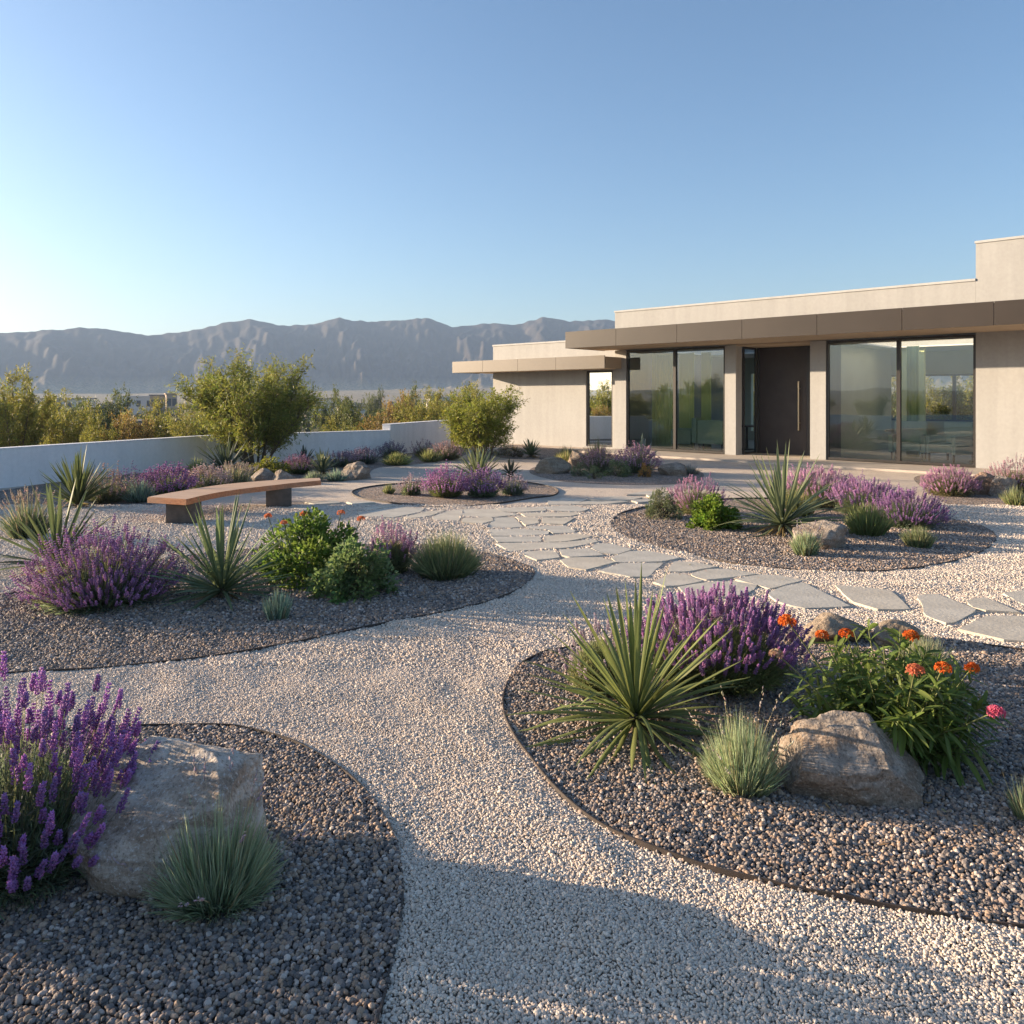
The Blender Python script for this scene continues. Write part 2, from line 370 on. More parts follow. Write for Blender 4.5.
def lavender(label, loc, Rw, H, nsp=150, lod=2, fol=GREY, bloom=(0.20, 0.085, 0.36), tipc=(0.36, 0.17, 0.44), spread=1.2, seed=0, group=None, spike=0.075, skew=(0, 0), open_=0.0):
    r = np.random.default_rng(seed)
    t = empty('lavender', loc, 0, label, 'lavender', group)
    bloom = tuple(0.70 * x + 0.30 * sum(bloom) / 3 for x in bloom); bloom = tuple(min(0.6, x * k) for x, k in zip(bloom, (1.75, 1.7, 1.3))); tipc = tuple(min(0.75, x * k) for x, k in zip(tipc, (1.65, 1.65, 1.3)))
    # leafy mound
    g = G(); nb = (800, 2000, 3400)[lod]; nsp = int(nsp * (1.9, 2.0, 1.35)[lod])
    d, th, ph = dome_dirs(nb, min(1.62, spread * 1.15), r, 0.58)
    reach = np.sqrt((np.sin(th) / Rw) ** 2 + (np.cos(th) / H) ** 2) ** -1
    E = d * (reach * r.uniform(0.50, 0.84, nb))[:, None]; base = E * np.array([0.5, 0.5, 0]) + r.normal(size=(nb, 3)) * [0.02, 0.02, 0]; base[:, 2] = 0.02
    d = E - base; L = np.linalg.norm(d, axis=1); d = unit(d)
    c = vary(fol, nb, 0.22, 0.08, r)
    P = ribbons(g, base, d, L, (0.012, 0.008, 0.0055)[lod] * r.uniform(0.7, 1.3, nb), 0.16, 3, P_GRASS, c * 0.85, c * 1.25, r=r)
    # side leaves along the shoots
    k = (1, 2, 4)[lod]
    for q in range(k):
        m = P[:, 1 + q % 3] * 0.6 + P[:, min(3, 2 + q % 2)] * 0.4 + r.normal(size=(nb, 3)) * 0.012
        dd = unit(d + r.normal(size=(nb, 3)) * 0.55)
        ribbons(g, m, dd, r.uniform(0.03, 0.065, nb), (0.010, 0.007, 0.005)[lod], 0.1, 2, P_LEAF, c, c * 1.2, r=r)
    g.build('foliage', MAT['leaf'], t)
    # flower stems and spikes
    d, th, ph = dome_dirs(nsp, spread, r, 0.52)
    reach = np.sqrt((np.sin(th) / Rw) ** 2 + (np.cos(th) / H) ** 2) ** -1
    E = d * (reach * r.uniform(0.76 - open_, 1.03, nsp) * (1 + 0.06 * r.normal(size=nsp)))[:, None]
    E += np.array([skew[0], skew[1], 0]) * H
    base = E * np.array([0.5, 0.5, 0]); base[:, 2] = 0.03
    d = E - base; L = np.linalg.norm(d, axis=1); d = unit(d)
    g = G(); cs = vary((0.13, 0.15, 0.07), nsp, 0.15, 0.05, r)
    droop = r.uniform(0.02, 0.14, nsp)
    P = ribbons(g, base, d, L, (0.006, 0.0045, 0.0032)[lod], droop, 4, lambda s: 1 - 0.3 * s, cs, cs, r=r)
    g.build('stem', MAT['leaf'], t)
    ax = unit(unit(P[:, 4] - P[:, 3]) + np.array([0, 0, 0.55]) + r.normal(size=(nsp, 3)) * 0.10)
    g = G(); rings, per = ((3, 3), (5, 4), (9, 5))[lod]
    sl = spike * r.uniform(0.55, 1.35, nsp)
    sc = r.random(nsp)[:, None]; cb = np.array(bloom) * (1 - sc) + np.array(tipc) * sc
    u = unit(np.cross(ax, [0.3, 0.5, 0.81])); v = np.cross(ax, u)
    for i in range(rings):
        f = i / (rings - 1); wd = spike * 0.135 * (1.0 - 0.6 * f ** 1.5) * (0.8 if i == 0 else 1)
        for j in range(per):
            a = 2 * np.pi * (j / per) + i * 0.7 + r.random(nsp) * 0.8
            o = u * np.cos(a)[:, None] + v * np.sin(a)[:, None]
            cen = P[:, 4] + ax * (sl * (f - 0.08))[:, None] + o * wd * r.uniform(0.6, 1.1, nsp)[:, None]
            keep = r.random(nsp) < (0.95 if i else 0.6)
            fa = unit(o * 0.8 + ax * 0.75)
            k2 = (1.7, 1.2, 0.95)[lod]
            blobs(g, cen[keep], fa[keep], spike * 0.115 * k2 * r.uniform(0.7, 1.2, keep.sum()), spike * 0.058 * k2, vary(1, keep.sum(), 0.2, 0.10, r) * cb[keep] * (0.8 + 0.35 * f), r)
    tag(g.build('blossom', MAT['petal'], t), kind='stuff')
    return t

def grass(label, loc, Rw, H, n=700, fol=BLUE, tip=None, spread=1.1, seed=0, name='grass_clump', cat='ornamental grass', w=0.0045, plumes=0, plume_c=(0.5, 0.42, 0.33), droop=0.35, group=None, stray=0.04):
    r = np.random.default_rng(seed)
    t = empty(name, loc, 0, label, cat, group)
    g = G()
    d, th, ph = dome_dirs(n, spread, r, 0.6)
    reach = np.sqrt((np.sin(th) / Rw) ** 2 + (np.cos(th) / H) ** 2) ** -1
    E = d * (reach * r.uniform(0.58, 1.04, n))[:, None]; base = E * np.array([0.45, 0.45, 0]) + r.normal(size=(n, 3)) * np.array([0.05, 0.05, 0]) * Rw
    d = E - base; L = np.linalg.norm(d, axis=1); d = unit(d); th = np.arccos(np.clip(d[:, 2], -1, 1))
    st = r.random(n) < stray; L[st] *= r.uniform(1.05, 1.3, st.sum())
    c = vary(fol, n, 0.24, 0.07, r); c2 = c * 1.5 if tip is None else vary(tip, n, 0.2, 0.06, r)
    dry = r.random(n) < 0.07; c[dry] = (0.30, 0.24, 0.13); c2[dry] = (0.36, 0.29, 0.17)
    ribbons(g, base, d, L, w * r.uniform(0.7, 1.3, n), droop * r.uniform(0.3, 1.3, n) * np.sin(th), 5, P_GRASS, c, c2, r=r)
    g.build('foliage', MAT['leaf'], t)
    if plumes:
        g = G(); d, th, ph = dome_dirs(plumes, spread * 0.8, r, 0.7)
        reach = np.sqrt((np.sin(th) / Rw) ** 2 + (np.cos(th) / H) ** 2) ** -1
        b = np.stack([Rw * 0.2 * np.cos(ph), Rw * 0.2 * np.sin(ph), 0 * ph], -1) * r.random((plumes, 1))
        cc = vary((0.32, 0.28, 0.16), plumes, 0.1, 0.05, r)
        P = ribbons(g, b, d, reach * r.uniform(0.95, 1.25, plumes), w * 0.7, 0.08, 4, lambda s: 1 - 0.3 * s, cc, cc, r=r)
        ax = unit(P[:, 4] - P[:, 3])
        for i in range(6):
            cen = P[:, 4] + ax * (i * 0.016 - 0.01) + r.normal(size=(plumes, 3)) * 0.003
            blobs(g, cen, unit(ax + r.normal(size=ax.shape) * 0.3), 0.012, 0.0045 * (1 - i * 0.1) * (w / 0.0045), vary(plume_c, plumes, 0.15, 0.06, r), r)
        g.build('plume', MAT['petal'], t)
    return t

def yucca(label, loc, size, n=85, w=0.030, fol=(0.115, 0.15, 0.06), edge=(0.22, 0.24, 0.09), seed=0, spread=1.75, low=0.18, name='yucca', trunk=0.06, group=None, stiff=0.5, thick=1.0):
    r = np.random.default_rng(seed)
    t = empty(name, loc, 0, label, name.replace('_', ' '), group)
    g = G()
    # even spiral of blades, upright in the middle and low at the outside
    i = np.arange(n); f = (i + 0.5) / n
    th = spread * f ** 0.72 + r.normal(size=n) * 0.07; ph = i * 2.39996 + r.normal(size=n) * 0.25
    th = np.abs(th)
    d = np.stack([np.sin(th) * np.cos(ph), np.sin(th) * np.sin(ph), np.cos(th)], -1)
    base = np.stack([0.03 * np.cos(ph) * np.sin(th), 0.03 * np.sin(ph) * np.sin(th), trunk + 0.05 - 0.05 * f], -1)
    L = size * r.uniform(0.72, 1.05, n) * (1 - 0.25 * f ** 2)
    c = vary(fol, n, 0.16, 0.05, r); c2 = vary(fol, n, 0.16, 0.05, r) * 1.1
    pale = r.random(n) < 0.22; c[pale] = c[pale] * 0.5 + np.array(edge) * 0.5
    twist = unit(np.cross(d, np.stack([-np.sin(ph), np.cos(ph), 0 * ph], -1)) + r.normal(size=(n, 3)) * 0.25)
    droop = (1 - stiff) * r.uniform(0.1, 0.9, n) * np.sin(np.minimum(th, 1.57)) ** 1.5
    bent = r.random(n) < 0.05; droop[bent] += 0.5
    ribbons(g, base, d, L, w * r.uniform(0.8, 1.15, n), droop, 8, P_YUCCA, c, c2, fold=0.55, floor=0.02, twist=twist, r=r, cm=edge)
    g.build('leaves', MAT['blade'], t)
    # withered skirt
    m = max(8, n // 5); g = G(); ph = r.random(m) * 6.283; th = r.uniform(1.5, 2.0, m)
    d = np.stack([np.sin(th) * np.cos(ph), np.sin(th) * np.sin(ph), np.cos(th)], -1)
    c = vary((0.26, 0.19, 0.10), m, 0.2, 0.05, r)
    ribbons(g, np.tile([[0, 0, trunk]], (m, 1)), d, size * r.uniform(0.3, 0.55, m), w * 0.55, 0.35, 6, P_YUCCA, c, c * 1.1, fold=0.4, r=r)
    g.build('withered_leaves', MAT['leaf'], t)
    g = G(); tube(g, [(0, 0, -0.02), (0, 0, trunk * 0.6), (0, 0, trunk + 0.05)], [0.055 * thick, 0.05 * thick, 0.03 * thick], 9)
    g.build('stem', MAT['bark'], t)
    return t

def leafy_bush(label, loc, Rw, H, n=2500, leaf=(0.045, 0.024), fol=GREEN, seed=0, name='shrub', cat='shrub', clumps=40, group=None, tip=None, lob=False):
    r = np.random.default_rng(seed)
    t = empty(name, loc, 0, label, cat, group)
    g = G()
    d, th, ph = dome_dirs(clumps, 1.75, r, 0.62)
    rr = r.uniform(0.45, 0.92, clumps)[:, None]
    cc = d * rr * np.array([Rw, Rw, H]); cc[:, 2] = np.maximum(cc[:, 2] * 0.95 + 0.04, 0.03)
    k = r.integers(0, clumps, n)
    cr = r.uniform(0.16, 0.30, clumps)[k][:, None] * np.array([Rw, Rw, H * 0.9])
    dd = unit(r.normal(size=(n, 3))); rad = r.random(n)[:, None] ** 0.4
    p = cc[k] + dd * rad * cr; p[:, 2] = np.maximum(p[:, 2], 0.02)
    out = unit(dd * 0.8 + unit(p) * 0.9 + r.normal(size=(n, 3)) * 0.45 + np.array([0, 0, 0.3]))
    tone = vary(fol, clumps, 0.20, 0.07, r)[k]; c = tone * vary(1, n, 0.15, 0.05, r)
    new = r.random(n) < 0.2
    if tip is not None: c[new] = vary(tip, new.sum(), 0.15, 0.05, r)
    L = leaf[0] * r.uniform(0.6, 1.3, n)
    ribbons(g, p, out, L, leaf[1] * r.uniform(0.7, 1.2, n), 0.25, 3, P_LEAF, c, c * 1.1, fold=0.35, r=r)
    g.build('foliage', MAT['leaf'], t)
    g = G()
    for i in range(0, clumps, 2):
        a = np.array([0, 0, 0.0]); b = cc[i]; m = (a + b) / 2 + np.array([0, 0, 0.12 * H])
        tube(g, [a + b * [.12, .12, 0], m, b], [0.008, 0.006, 0.003], 5)
    g.build('stem', MAT['bark'], t)
    return t, cc

def flower_heads(t, pts, size, c1, c2, seed, name='flower_head'):
    r = np.random.default_rng(seed)
    for i, p in enumerate(pts):
        g = G(); n = 46
        sz = size * r.uniform(0.85, 1.15)
        d, th, ph = dome_dirs(n, 1.75, r, 0.6)
        cen = np.array(p) + d * np.array([1, 1, 0.72]) * sz * 0.85
        c1_, c2_ = (c1[i], c2[i]) if isinstance(c1, list) else (c1, c2)
        k = r.random((n, 1)); C = (np.array(c1_) * k + np.array(c2_) * (1 - k)) * vary(1, n, 0.12, 0.05, r)
        for q in range(4):
            a = q * 1.5708 + r.random(n); u = unit(np.cross(d, [0.2, 0.1, 0.97])); v = np.cross(d, u)
            o = u * np.cos(a)[:, None] + v * np.sin(a)[:, None]
            ribbons(g, cen, unit(o + d * 0.35), sz * 0.42, sz * 0.24, 0.1, 2, P_LEAF, C, C * 1.1, r=r, floor=-9)
        g.build(name, MAT['petal'], t)

def milkweed(label, loc, heads, seed=0, nst=52, Rw=0.45, H=0.55):
    r = np.random.default_rng(seed); loc = Vector(loc)
    t = empty('milkweed', loc, 0, label, 'flowering plant')
    ends = [np.array(Vector(h[0]) - loc) for h in heads]
    gs, gl = G(), G()
    d, th, ph = dome_dirs(nst, 1.25, r, 0.6)
    reach = np.sqrt((np.sin(th) / Rw) ** 2 + (np.cos(th) / H) ** 2) ** -1
    tips = [d[i] * reach[i] * r.uniform(0.7, 1.0) for i in range(nst)] + ends
    nfree = nst
    for i, e in enumerate(tips):
        b = np.array([e[0] * 0.22, e[1] * 0.22, 0.0]); m = b * 0.5 + e * 0.5 + np.array([0, 0, 0.10 * np.linalg.norm(e[:2])])
        s = np.linspace(0, 1, 9)[:, None]; pts = b * (1 - s) ** 2 + 2 * m * s * (1 - s) + e * s ** 2
        tube(gs, pts, np.linspace(0.0055, 0.0028, 9), 5)
        nl = 21 if i < nfree else 9
        fr = np.sort(r.uniform(0.25, 0.98 if i < nfree else 0.80, nl)); idx = fr * 8; i0 = np.minimum(idx.astype(int), 7); fx = (idx - i0)[:, None]
        p = pts[i0] * (1 - fx) + pts[i0 + 1] * fx; tg = unit(pts[i0 + 1] - pts[i0])
        a = np.arange(nl) * 2.4 + r.random() * 6; u = unit(np.cross(tg, [0.1, 0.3, 0.95])); v = np.cross(tg, u)
        o = u * np.cos(a)[:, None] + v * np.sin(a)[:, None]
        dd = unit(o * 1.0 + tg * (0.35 + 0.5 * fr[:, None]))
        c = vary((0.11, 0.165, 0.028), nl, 0.2, 0.06, r)
        ribbons(gl, p, dd, 0.118 * r.uniform(0.7, 1.25, nl), 0.020 * r.uniform(0.8, 1.2, nl), 0.30, 5, P_LEAF, c, c * 1.15, fold=0.3, r=r, cm=(0.16, 0.20, 0.07), twist=unit(np.cross(dd, np.cross(dd, [0, 0, 1.0])) + r.normal(size=(nl, 3)) * 0.35))
    gl.build('foliage', MAT['leaf'], t); gs.build('stem', MAT['stem'], t)
    flower_heads(t, ends, 0.036, [h[1] for h in heads], [h[2] for h in heads], seed + 1)
    return t

def woody(name, label, cat, loc, Rw, H, seed=0, stems=7, leaf=(0.055, 0.012), nleaf=9, fol=(0.13, 0.16, 0.035), tip=(0.20, 0.21, 0.05), thick=0.035, levels=(6, 5), upright=0.8, group=None, base_z=0.0, low=0.25):
    """multi-stemmed shrub or small tree: limbs > branches > twigs > leaves, all built as geometry"""
    r = np.random.default_rng(seed)
    t = empty(name, loc, 0, label, cat, group)
    gt, gc = G(), G()
    tw_b, tw_d, tw_l = [], [], []
    for s in range(stems):
        a = 2 * np.pi * s / stems + r.normal() * 0.35; sp = r.uniform(0.25, 0.95)
        end = np.array([np.cos(a) * Rw * sp, np.sin(a) * Rw * sp, H * r.uniform(0.62, 0.97) * math.sqrt(max(0.15, 1 - 0.55 * sp ** 2))])
        b = np.array([np.cos(a) * 0.10 * Rw, np.sin(a) * 0.10 * Rw, -0.03]); m = b * 0.55 + end * 0.45 + r.normal(size=3) * 0.05 * H + np.array([0, 0, 0.05 * H])
        q = np.linspace(0, 1, 9)[:, None]; pts = b * (1 - q) ** 2 + 2 * m * q * (1 - q) + end * q ** 2 + r.normal(size=(9, 3)) * 0.006 * H * q
        tube(gt, pts, thick * np.linspace(1, 0.25, 9) * r.uniform(0.7, 1.1), 7)
        for k in range(levels[0]):
            f = low + (1 - low) * (k + r.random()) / levels[0]; ix = min(int(f * 8), 7); p0 = pts[ix] + (pts[ix + 1] - pts[ix]) * (f * 8 - ix)
            oa = r.random() * 6.283; out = np.array([np.cos(oa), np.sin(oa), 0]) * r.uniform(0.4, 1.0) + unit(p0 * [1, 1, 0] + 1e-6) * 0.5
            dr = unit(out * (1 - upright * 0.5) + np.array([0, 0, upright * r.uniform(0.2, 1.0)]))
            bl = min(Rw, H) * r.uniform(0.22, 0.50) * (1.15 - 0.5 * f)
            e = p0 + dr * bl; mid = (p0 + e) / 2 + np.array([0, 0, -0.03 * bl]) + r.normal(size=3) * 0.05 * bl
            tube(gt, [p0, mid, e], thick * np.array([0.30, 0.2, 0.08]), 4)
            for j in range(levels[1]):
                g_ = 0.15 + 0.85 * (j + r.random()) / levels[1]; pb = p0 * (1 - g_) + e * g_
                o2 = unit(r.normal(size=3) + dr * 0.5 + np.array([0, 0, upright * 1.1]))
                tw_b.append(pb); tw_d.append(o2); tw_l.append(min(Rw, H) * r.uniform(0.10, 0.24))
    B, D, Lw = np.array(tw_b), np.array(tw_d), np.array(tw_l); n = len(B)
    ctw = vary((0.14, 0.13, 0.05), n, 0.15, 0.05, r)
    P = ribbons(gc, B, D, Lw, 0.006 * max(1, H / 2.5), 0.05, 3, lambda s: 1 - 0.6 * s, ctw, ctw, r=r)
    tone = vary(fol, n, 0.18, 0.07, r)
    for k in range(nleaf):
        f = r.uniform(0.1, 1.0, n)[:, None]
        p = P[:, 0] * (1 - f) + P[:, 3] * f + r.normal(size=(n, 3)) * leaf[0] * 0.25
        dd = unit(D * 0.75 + r.normal(size=(n, 3)) * 0.75)
        c = tone * vary(1, n, 0.16, 0.05, r); yl = r.random(n) < 0.25; c[yl] = vary(tip, yl.sum(), 0.15, 0.05, r)
        ribbons(gc, p, dd, leaf[0] * r.uniform(0.6, 1.35, n), leaf[1] * r.uniform(0.7, 1.3, n), 0.15, 2, P_LEAF, c, c * 1.1, r=r, floor=-5)
    gc.build('crown', MAT['leaf'], t)
    gt.build('trunk', MAT['bark'], t)
    return t

def rock(label, loc, sx, sy, sz, seed=0, mat='rock', rz=0.0, cuts=9, sub=5, sink=0.24, name='boulder', rough=0.06, tilt=0.0, hard=(0.62, 0.90), extra=()):
    r = np.random.default_rng(seed)
    bm = bmesh.new(); bmesh.ops.create_icosphere(bm, subdivisions=sub, radius=1.0)
    pl = [(unit(r.normal(size=3) * [1, 1, 0.8]), r.uniform(*hard)) for _ in range(cuts)]
    pl += [(unit(np.array(a)), b) for a, b in extra]
    off = Vector(r.uniform(-50, 50, 3))
    for v in bm.verts:
        p = np.array(v.co)
        for q in range(2):
            for nrm, dist in pl:
                e = p @ nrm - dist
                if e > 0: p = p - nrm * e * 0.88
        co = Vector(p)
        n1 = noise.fractal(co * 1.3 + off, 0.9, 2.1, 4) * rough * 1.6; n2 = noise.fractal(co * 5.0 + off, 0.7, 2.1, 6) * rough * 0.55
        ridge = abs(noise.noise(Vector((co.x * 1.2, co.y * 1.2, co.z * 5)) + off)) * rough * 0.5
        v.co = co * (1 + n1 + n2 - ridge)
    me = bpy.data.meshes.new(name); bm.to_mesh(me); bm.free()
    c = np.array([v.co for v in me.vertices]); mn, mx = c.min(0), c.max(0)
    M = Matrix.Rotation(tilt, 3, 'Y')
    for v in me.vertices:
        p = (np.array(v.co) - (mn + mx) / 2) / (mx - mn)
        v.co = M @ Vector((p[0] * sx, p[1] * sy, (p[2] + 0.5 - sink) * sz / (1 - sink)))
    for f in me.polygons: f.use_smooth = True
    me.materials.append(MAT[mat])
    o = link(bpy.data.objects.new(name, me)); o.location = loc; o.rotation_euler = (0, 0, rz)
    return tag(o, label, 'rock')

# ------------------------------------------------------------------ solids
def bm_obj(name, bm, mat, parent=None, smooth=False):
    bmesh.ops.recalc_face_normals(bm, faces=bm.faces)
    me = bpy.data.meshes.new(name); bm.to_mesh(me); bm.free()
    if smooth:
        for f in me.polygons: f.use_smooth = True
    me.materials.append(mat if not isinstance(mat, str) else MAT[mat])
    return link(bpy.data.objects.new(name, me), parent)

def add_box(bm, lo, hi, bev=0.0, frame=None):
    c = [(lo[i] + hi[i]) / 2 for i in range(3)]; s = [abs(hi[i] - lo[i]) for i in range(3)]
    r = bmesh.ops.create_cube(bm, size=1.0); vs = r['verts']
    for v in vs: v.co = Vector((c[0] + v.co.x * s[0], c[1] + v.co.y * s[1], c[2] + v.co.z * s[2]))
    if bev:
        es = list({e for v in vs for e in v.link_edges})
        b = bmesh.ops.bevel(bm, geom=es, offset=bev, segments=2, affect='EDGES', profile=0.7)
    return vs

def add_prism(bm, pts, z0, z1, bev=0.0):
    lo = [bm.verts.new((p[0], p[1], z0)) for p in pts]; hi = [bm.verts.new((p[0], p[1], z1)) for p in pts]
    n = len(pts)
    f = [bm.faces.new(hi), bm.faces.new(lo[::-1])]
    for i in range(n): f.append(bm.faces.new((lo[i], lo[(i + 1) % n], hi[(i + 1) % n], hi[i])))
    if bev:
        es = list(f[0].edges)
        bmesh.ops.bevel(bm, geom=es, offset=bev, segments=2, affect='EDGES')

def smooth_loop(pts, n=8):
    """Catmull-Rom through a closed loop"""
    P = np.array([(p[0], p[1]) for p in pts], float); m = len(P); out = []
    for i in range(m):
        a, b, c, d = P[i - 1], P[i], P[(i + 1) % m], P[(i + 2) % m]
        for t in np.linspace(0, 1, n, endpoint=False):
            out.append(0.5 * ((2 * b) + (c - a) * t + (2 * a - 5 * b + 4 * c - d) * t * t + (-a + 3 * b - 3 * c + d) * t ** 3))
    return np.array(out)

def inside(pts, poly):
    x, y = pts[:, 0], pts[:, 1]; res = np.zeros(len(pts), bool); n = len(poly); j = n - 1
    for i in range(n):
        xi, yi = poly[i]; xj, yj = poly[j]
        cnd = ((yi > y) != (yj > y)) & (x < (xj - xi) * (y - yi) / (yj - yi + 1e-12) + xi)
        res ^= cnd; j = i
    return res

# ==================================================================== THE LAND
def terrain():
    """one sheet of ground out to the mountains: polar grid, valley floor, fan, ridges"""
    ridge_px = [(-400, 338), (-200, 334), (0, 333), (40, 331), (85, 327), (120, 331), (130, 333), (155, 335), (190, 331), (215, 325), (250, 319), (275, 324), (300, 326), (340, 318), (370, 322), (400, 320), (430, 318), (452, 327), (490, 323), (515, 325), (545, 317), (570, 321), (600, 320), (640, 322), (720, 326), (900, 330), (1100, 340), (1300, 352)]
    ang_k = [math.atan2((p[0] - 512) / F_PX, 1) for p in ridge_px]; el_k = [(HORIZON - p[1]) / F_PX / math.sqrt(1 + ((p[0] - 512) / F_PX) ** 2) for p in ridge_px]
    A = np.concatenate([np.linspace(-math.pi, -0.72, 120, endpoint=False), np.linspace(-0.72, 0.62, 760, endpoint=False), np.linspace(0.62, math.pi, 120)])
    D = np.concatenate([[0.0, 4, 8, 12, 16, 20, 24, 28, 34, 42, 52, 65, 80, 100, 130, 170, 220, 290, 380, 500, 640, 780], np.concatenate([np.linspace(860, 1160, 12), np.linspace(1180, 1700, 120), np.linspace(1720, 1900, 8)]), np.linspace(1960, 3200, 14)])
    V = []; CR = 1650.0
    for d in D:
        for a in A:
            x, y = math.sin(a) * d, math.cos(a) * d
            el = float(np.interp(a, ang_k, el_k, left=0.032, right=0.030))
            if abs(a) > 1.2: el = 0.004 + 0.008 * (0.5 + 0.5 * noise.noise(Vector((a * 3, 0, 3))))
            hc = CAM_H + el * CR + 3.4 * noise.noise(Vector((a * 48, 1, 5))) + 2.4 * noise.noise(Vector((a * 120, 2, 5)))
            z = -0.55 - min(3.5, max(0, d - 22) * 0.05)
            fan = 10 + 10 * max(0.0, min(1.0, (a + 0.45) / 0.5))
            if d > 500:
                t = min(1, (d - 500) / 640); z += fan * t ** 2
            if d > 900:
                foot = 1260 + 90 * noise.noise(Vector((a * 5, 7, 1))) - 110 * max(0, min(1, (a + 0.3) / 0.4))
                p = max(0.0, min(1.0, (d - foot) / (CR - foot)))
                if d <= CR:
                    wx = noise.noise(Vector((a * 5, d * 0.0022, 9))) * 0.5 + 0.0006 * (d - 1300)
                    v = abs(noise.noise(Vector((a * 9 + wx, d * 0.0012, 2)))) * 1.2 + 0.7 * abs(noise.noise(Vector((a * 22 + wx * 2.2, d * 0.003, 4)))) + 0.42 * abs(noise.noise(Vector((a * 52 - wx * 4, d * 0.007, 6)))) + 0.22 * noise.noise(Vector((a * 130, d * 0.02, 8)))
                    h = p ** max(0.5, 0.68 + 1.08 * v)
                    z = z + (hc - z) * h
                else:
                    q = min(1, (d - CR) / 900); z = (z + (hc - z)) * (1 - 0.8 * q * q)
            V.append((x, y, z))
    nA, nD = len(A), len(D)
    i = np.arange(nD - 1)[:, None] * nA; j = np.arange(nA - 1)[None]
    Q = np.stack([i + j, i + j + nA, i + nA + j + 1, i + j + 1], -1).reshape(-1, 4)
    g = G(); g.add(np.array(V), (0.2, 0.2, 0.2), Q)
    m, nt, out = new_mat('desert_ground')
    gp = nt.nodes.new('ShaderNodeNewGeometry'); pos = gp.outputs['Position']
    sx = nt.nodes.new('ShaderNodeSeparateXYZ'); nt.links.new(pos, sx.inputs[0])
    n = tex_noise(nt, pos, 0.02, 8, 0.6); n2 = tex_noise(nt, pos, 0.25, 6, 0.6)
    low = ramp(nt, n2.outputs[0], [(0.35, (0.12, 0.11, 0.05)), (0.5, (0.24, 0.19, 0.12)), (0.7, (0.34, 0.27, 0.18))])
    hi = ramp(nt, n.outputs[0], [(0.3, (0.024, 0.022, 0.021)), (0.55, (0.046, 0.038, 0.031)), (0.75, (0.085, 0.066, 0.050))])
    mr = nd(nt, 'ShaderNodeMapRange'); mr.inputs['From Min'].default_value = 14; mr.inputs['From Max'].default_value = 34
    nt.links.new(sx.outputs[2], mr.inputs['Value'])
    finish(nt, out, mixc(nt, mr.outputs[0], low, hi), 0.95, bump(nt, n.outputs[0], 0.6, 6.0, bump(nt, n2.outputs[0], 0.5, 0.3)), 0, 0.1)
    tag(g.build('desert_terrain', m), 'dry valley floor rising to a bare mountain range', None, None, 'structure')
terrain()

# ---- garden level, beds
WALL_A, WALL_B, WALL_C, WALL_D = (-9.5, 14.9), (-7.53, 19.74), (-3.51, 23.03), (-2.1, 27.4)
_k = 28.0 / 4.84
WALL_Z = (WALL_A[0] - 1.97 * _k, WALL_A[1] - 4.84 * _k)
def px_loop(pts, n=6): return smooth_loop([ground(*p)[:2] for p in pts], n)
BEDS = {
 'front_left': px_loop([(20, 737), (90, 731), (150, 729), (210, 728), (255, 733), (300, 748), (340, 772), (372, 803), (393, 840), (402, 880), (401, 920), (393, 965), (378, 1024), (350, 1100), (290, 1190), (100, 1280), (-250, 1280), (-420, 1000), (-300, 800), (-90, 748)]),
 'left': px_loop([(-160, 690), (0, 676), (60, 673), (130, 668), (200, 660), (260, 651), (330, 637), (400, 622), (450, 613), (495, 601), (520, 590), (533, 579), (533, 571), (521, 565), (500, 558), (470, 552), (400, 546), (250, 551), (130, 566), (40, 590), (-60, 606), (-230, 640)]),
 'front_right': px_loop([(561, 651), (535, 658), (515, 672), (504, 695), (504, 715), (512, 735), (528, 758), (548, 783), (582, 816), (633, 844), (705, 870), (770, 887), (827, 899), (880, 909), (940, 920), (1024, 932), (1180, 945), (1400, 930), (1560, 850), (1500, 740), (1300, 690), (1140, 665), (1024, 652), (940, 641), (860, 633), (760, 630), (640, 638)]),
 'right': px_loop([(612, 522), (616, 532), (632, 540), (654, 547), (690, 556), (724, 563), (765, 569), (807, 572), (850, 573), (890, 572), (925, 568), (952, 563), (972, 557), (985, 551), (995, 543), (994, 535), (980, 527), (950, 520), (900, 510), (830, 502), (750, 499), (680, 503), (630, 511)]),
 'middle': px_loop([(352, 493), (362, 499), (395, 504), (431, 508), (465, 507), (499, 504), (530, 499), (553, 496), (558, 491), (545, 486), (510, 481), (460, 480), (400, 484), (365, 488)]),
 'porch': px_loop([(530, 473), (548, 479), (579, 483), (630, 485), (680, 484), (702, 479), (697, 471), (650, 465), (600, 461), (560, 463), (535, 467)]),
 'wing': px_loop([(492, 452), (497, 457), (520, 459.5), (570, 459.5), (606, 460), (618, 456), (612, 452.5), (580, 450.5), (540, 447), (510, 445)]),
 'far_right': px_loop([(915, 477), (925, 490), (945, 503), (965, 511), (1000, 515), (1040, 517), (1120, 520), (1230, 515), (1240, 500), (1150, 487), (1060, 478), (1000, 475.5), (950, 473.5)]),
 'wall_side': px_loop([(-60, 565), (0, 546), (50, 528), (100, 514), (150, 505), (210, 497), (260, 489), (300, 484), (345, 481), (366, 477), (378, 468), (420, 464), (452, 459), (470, 452), (455, 446.5), (400, 448), (330, 453), (262, 460), (200, 466), (100, 476), (0, 491), (-60, 502)]),
}

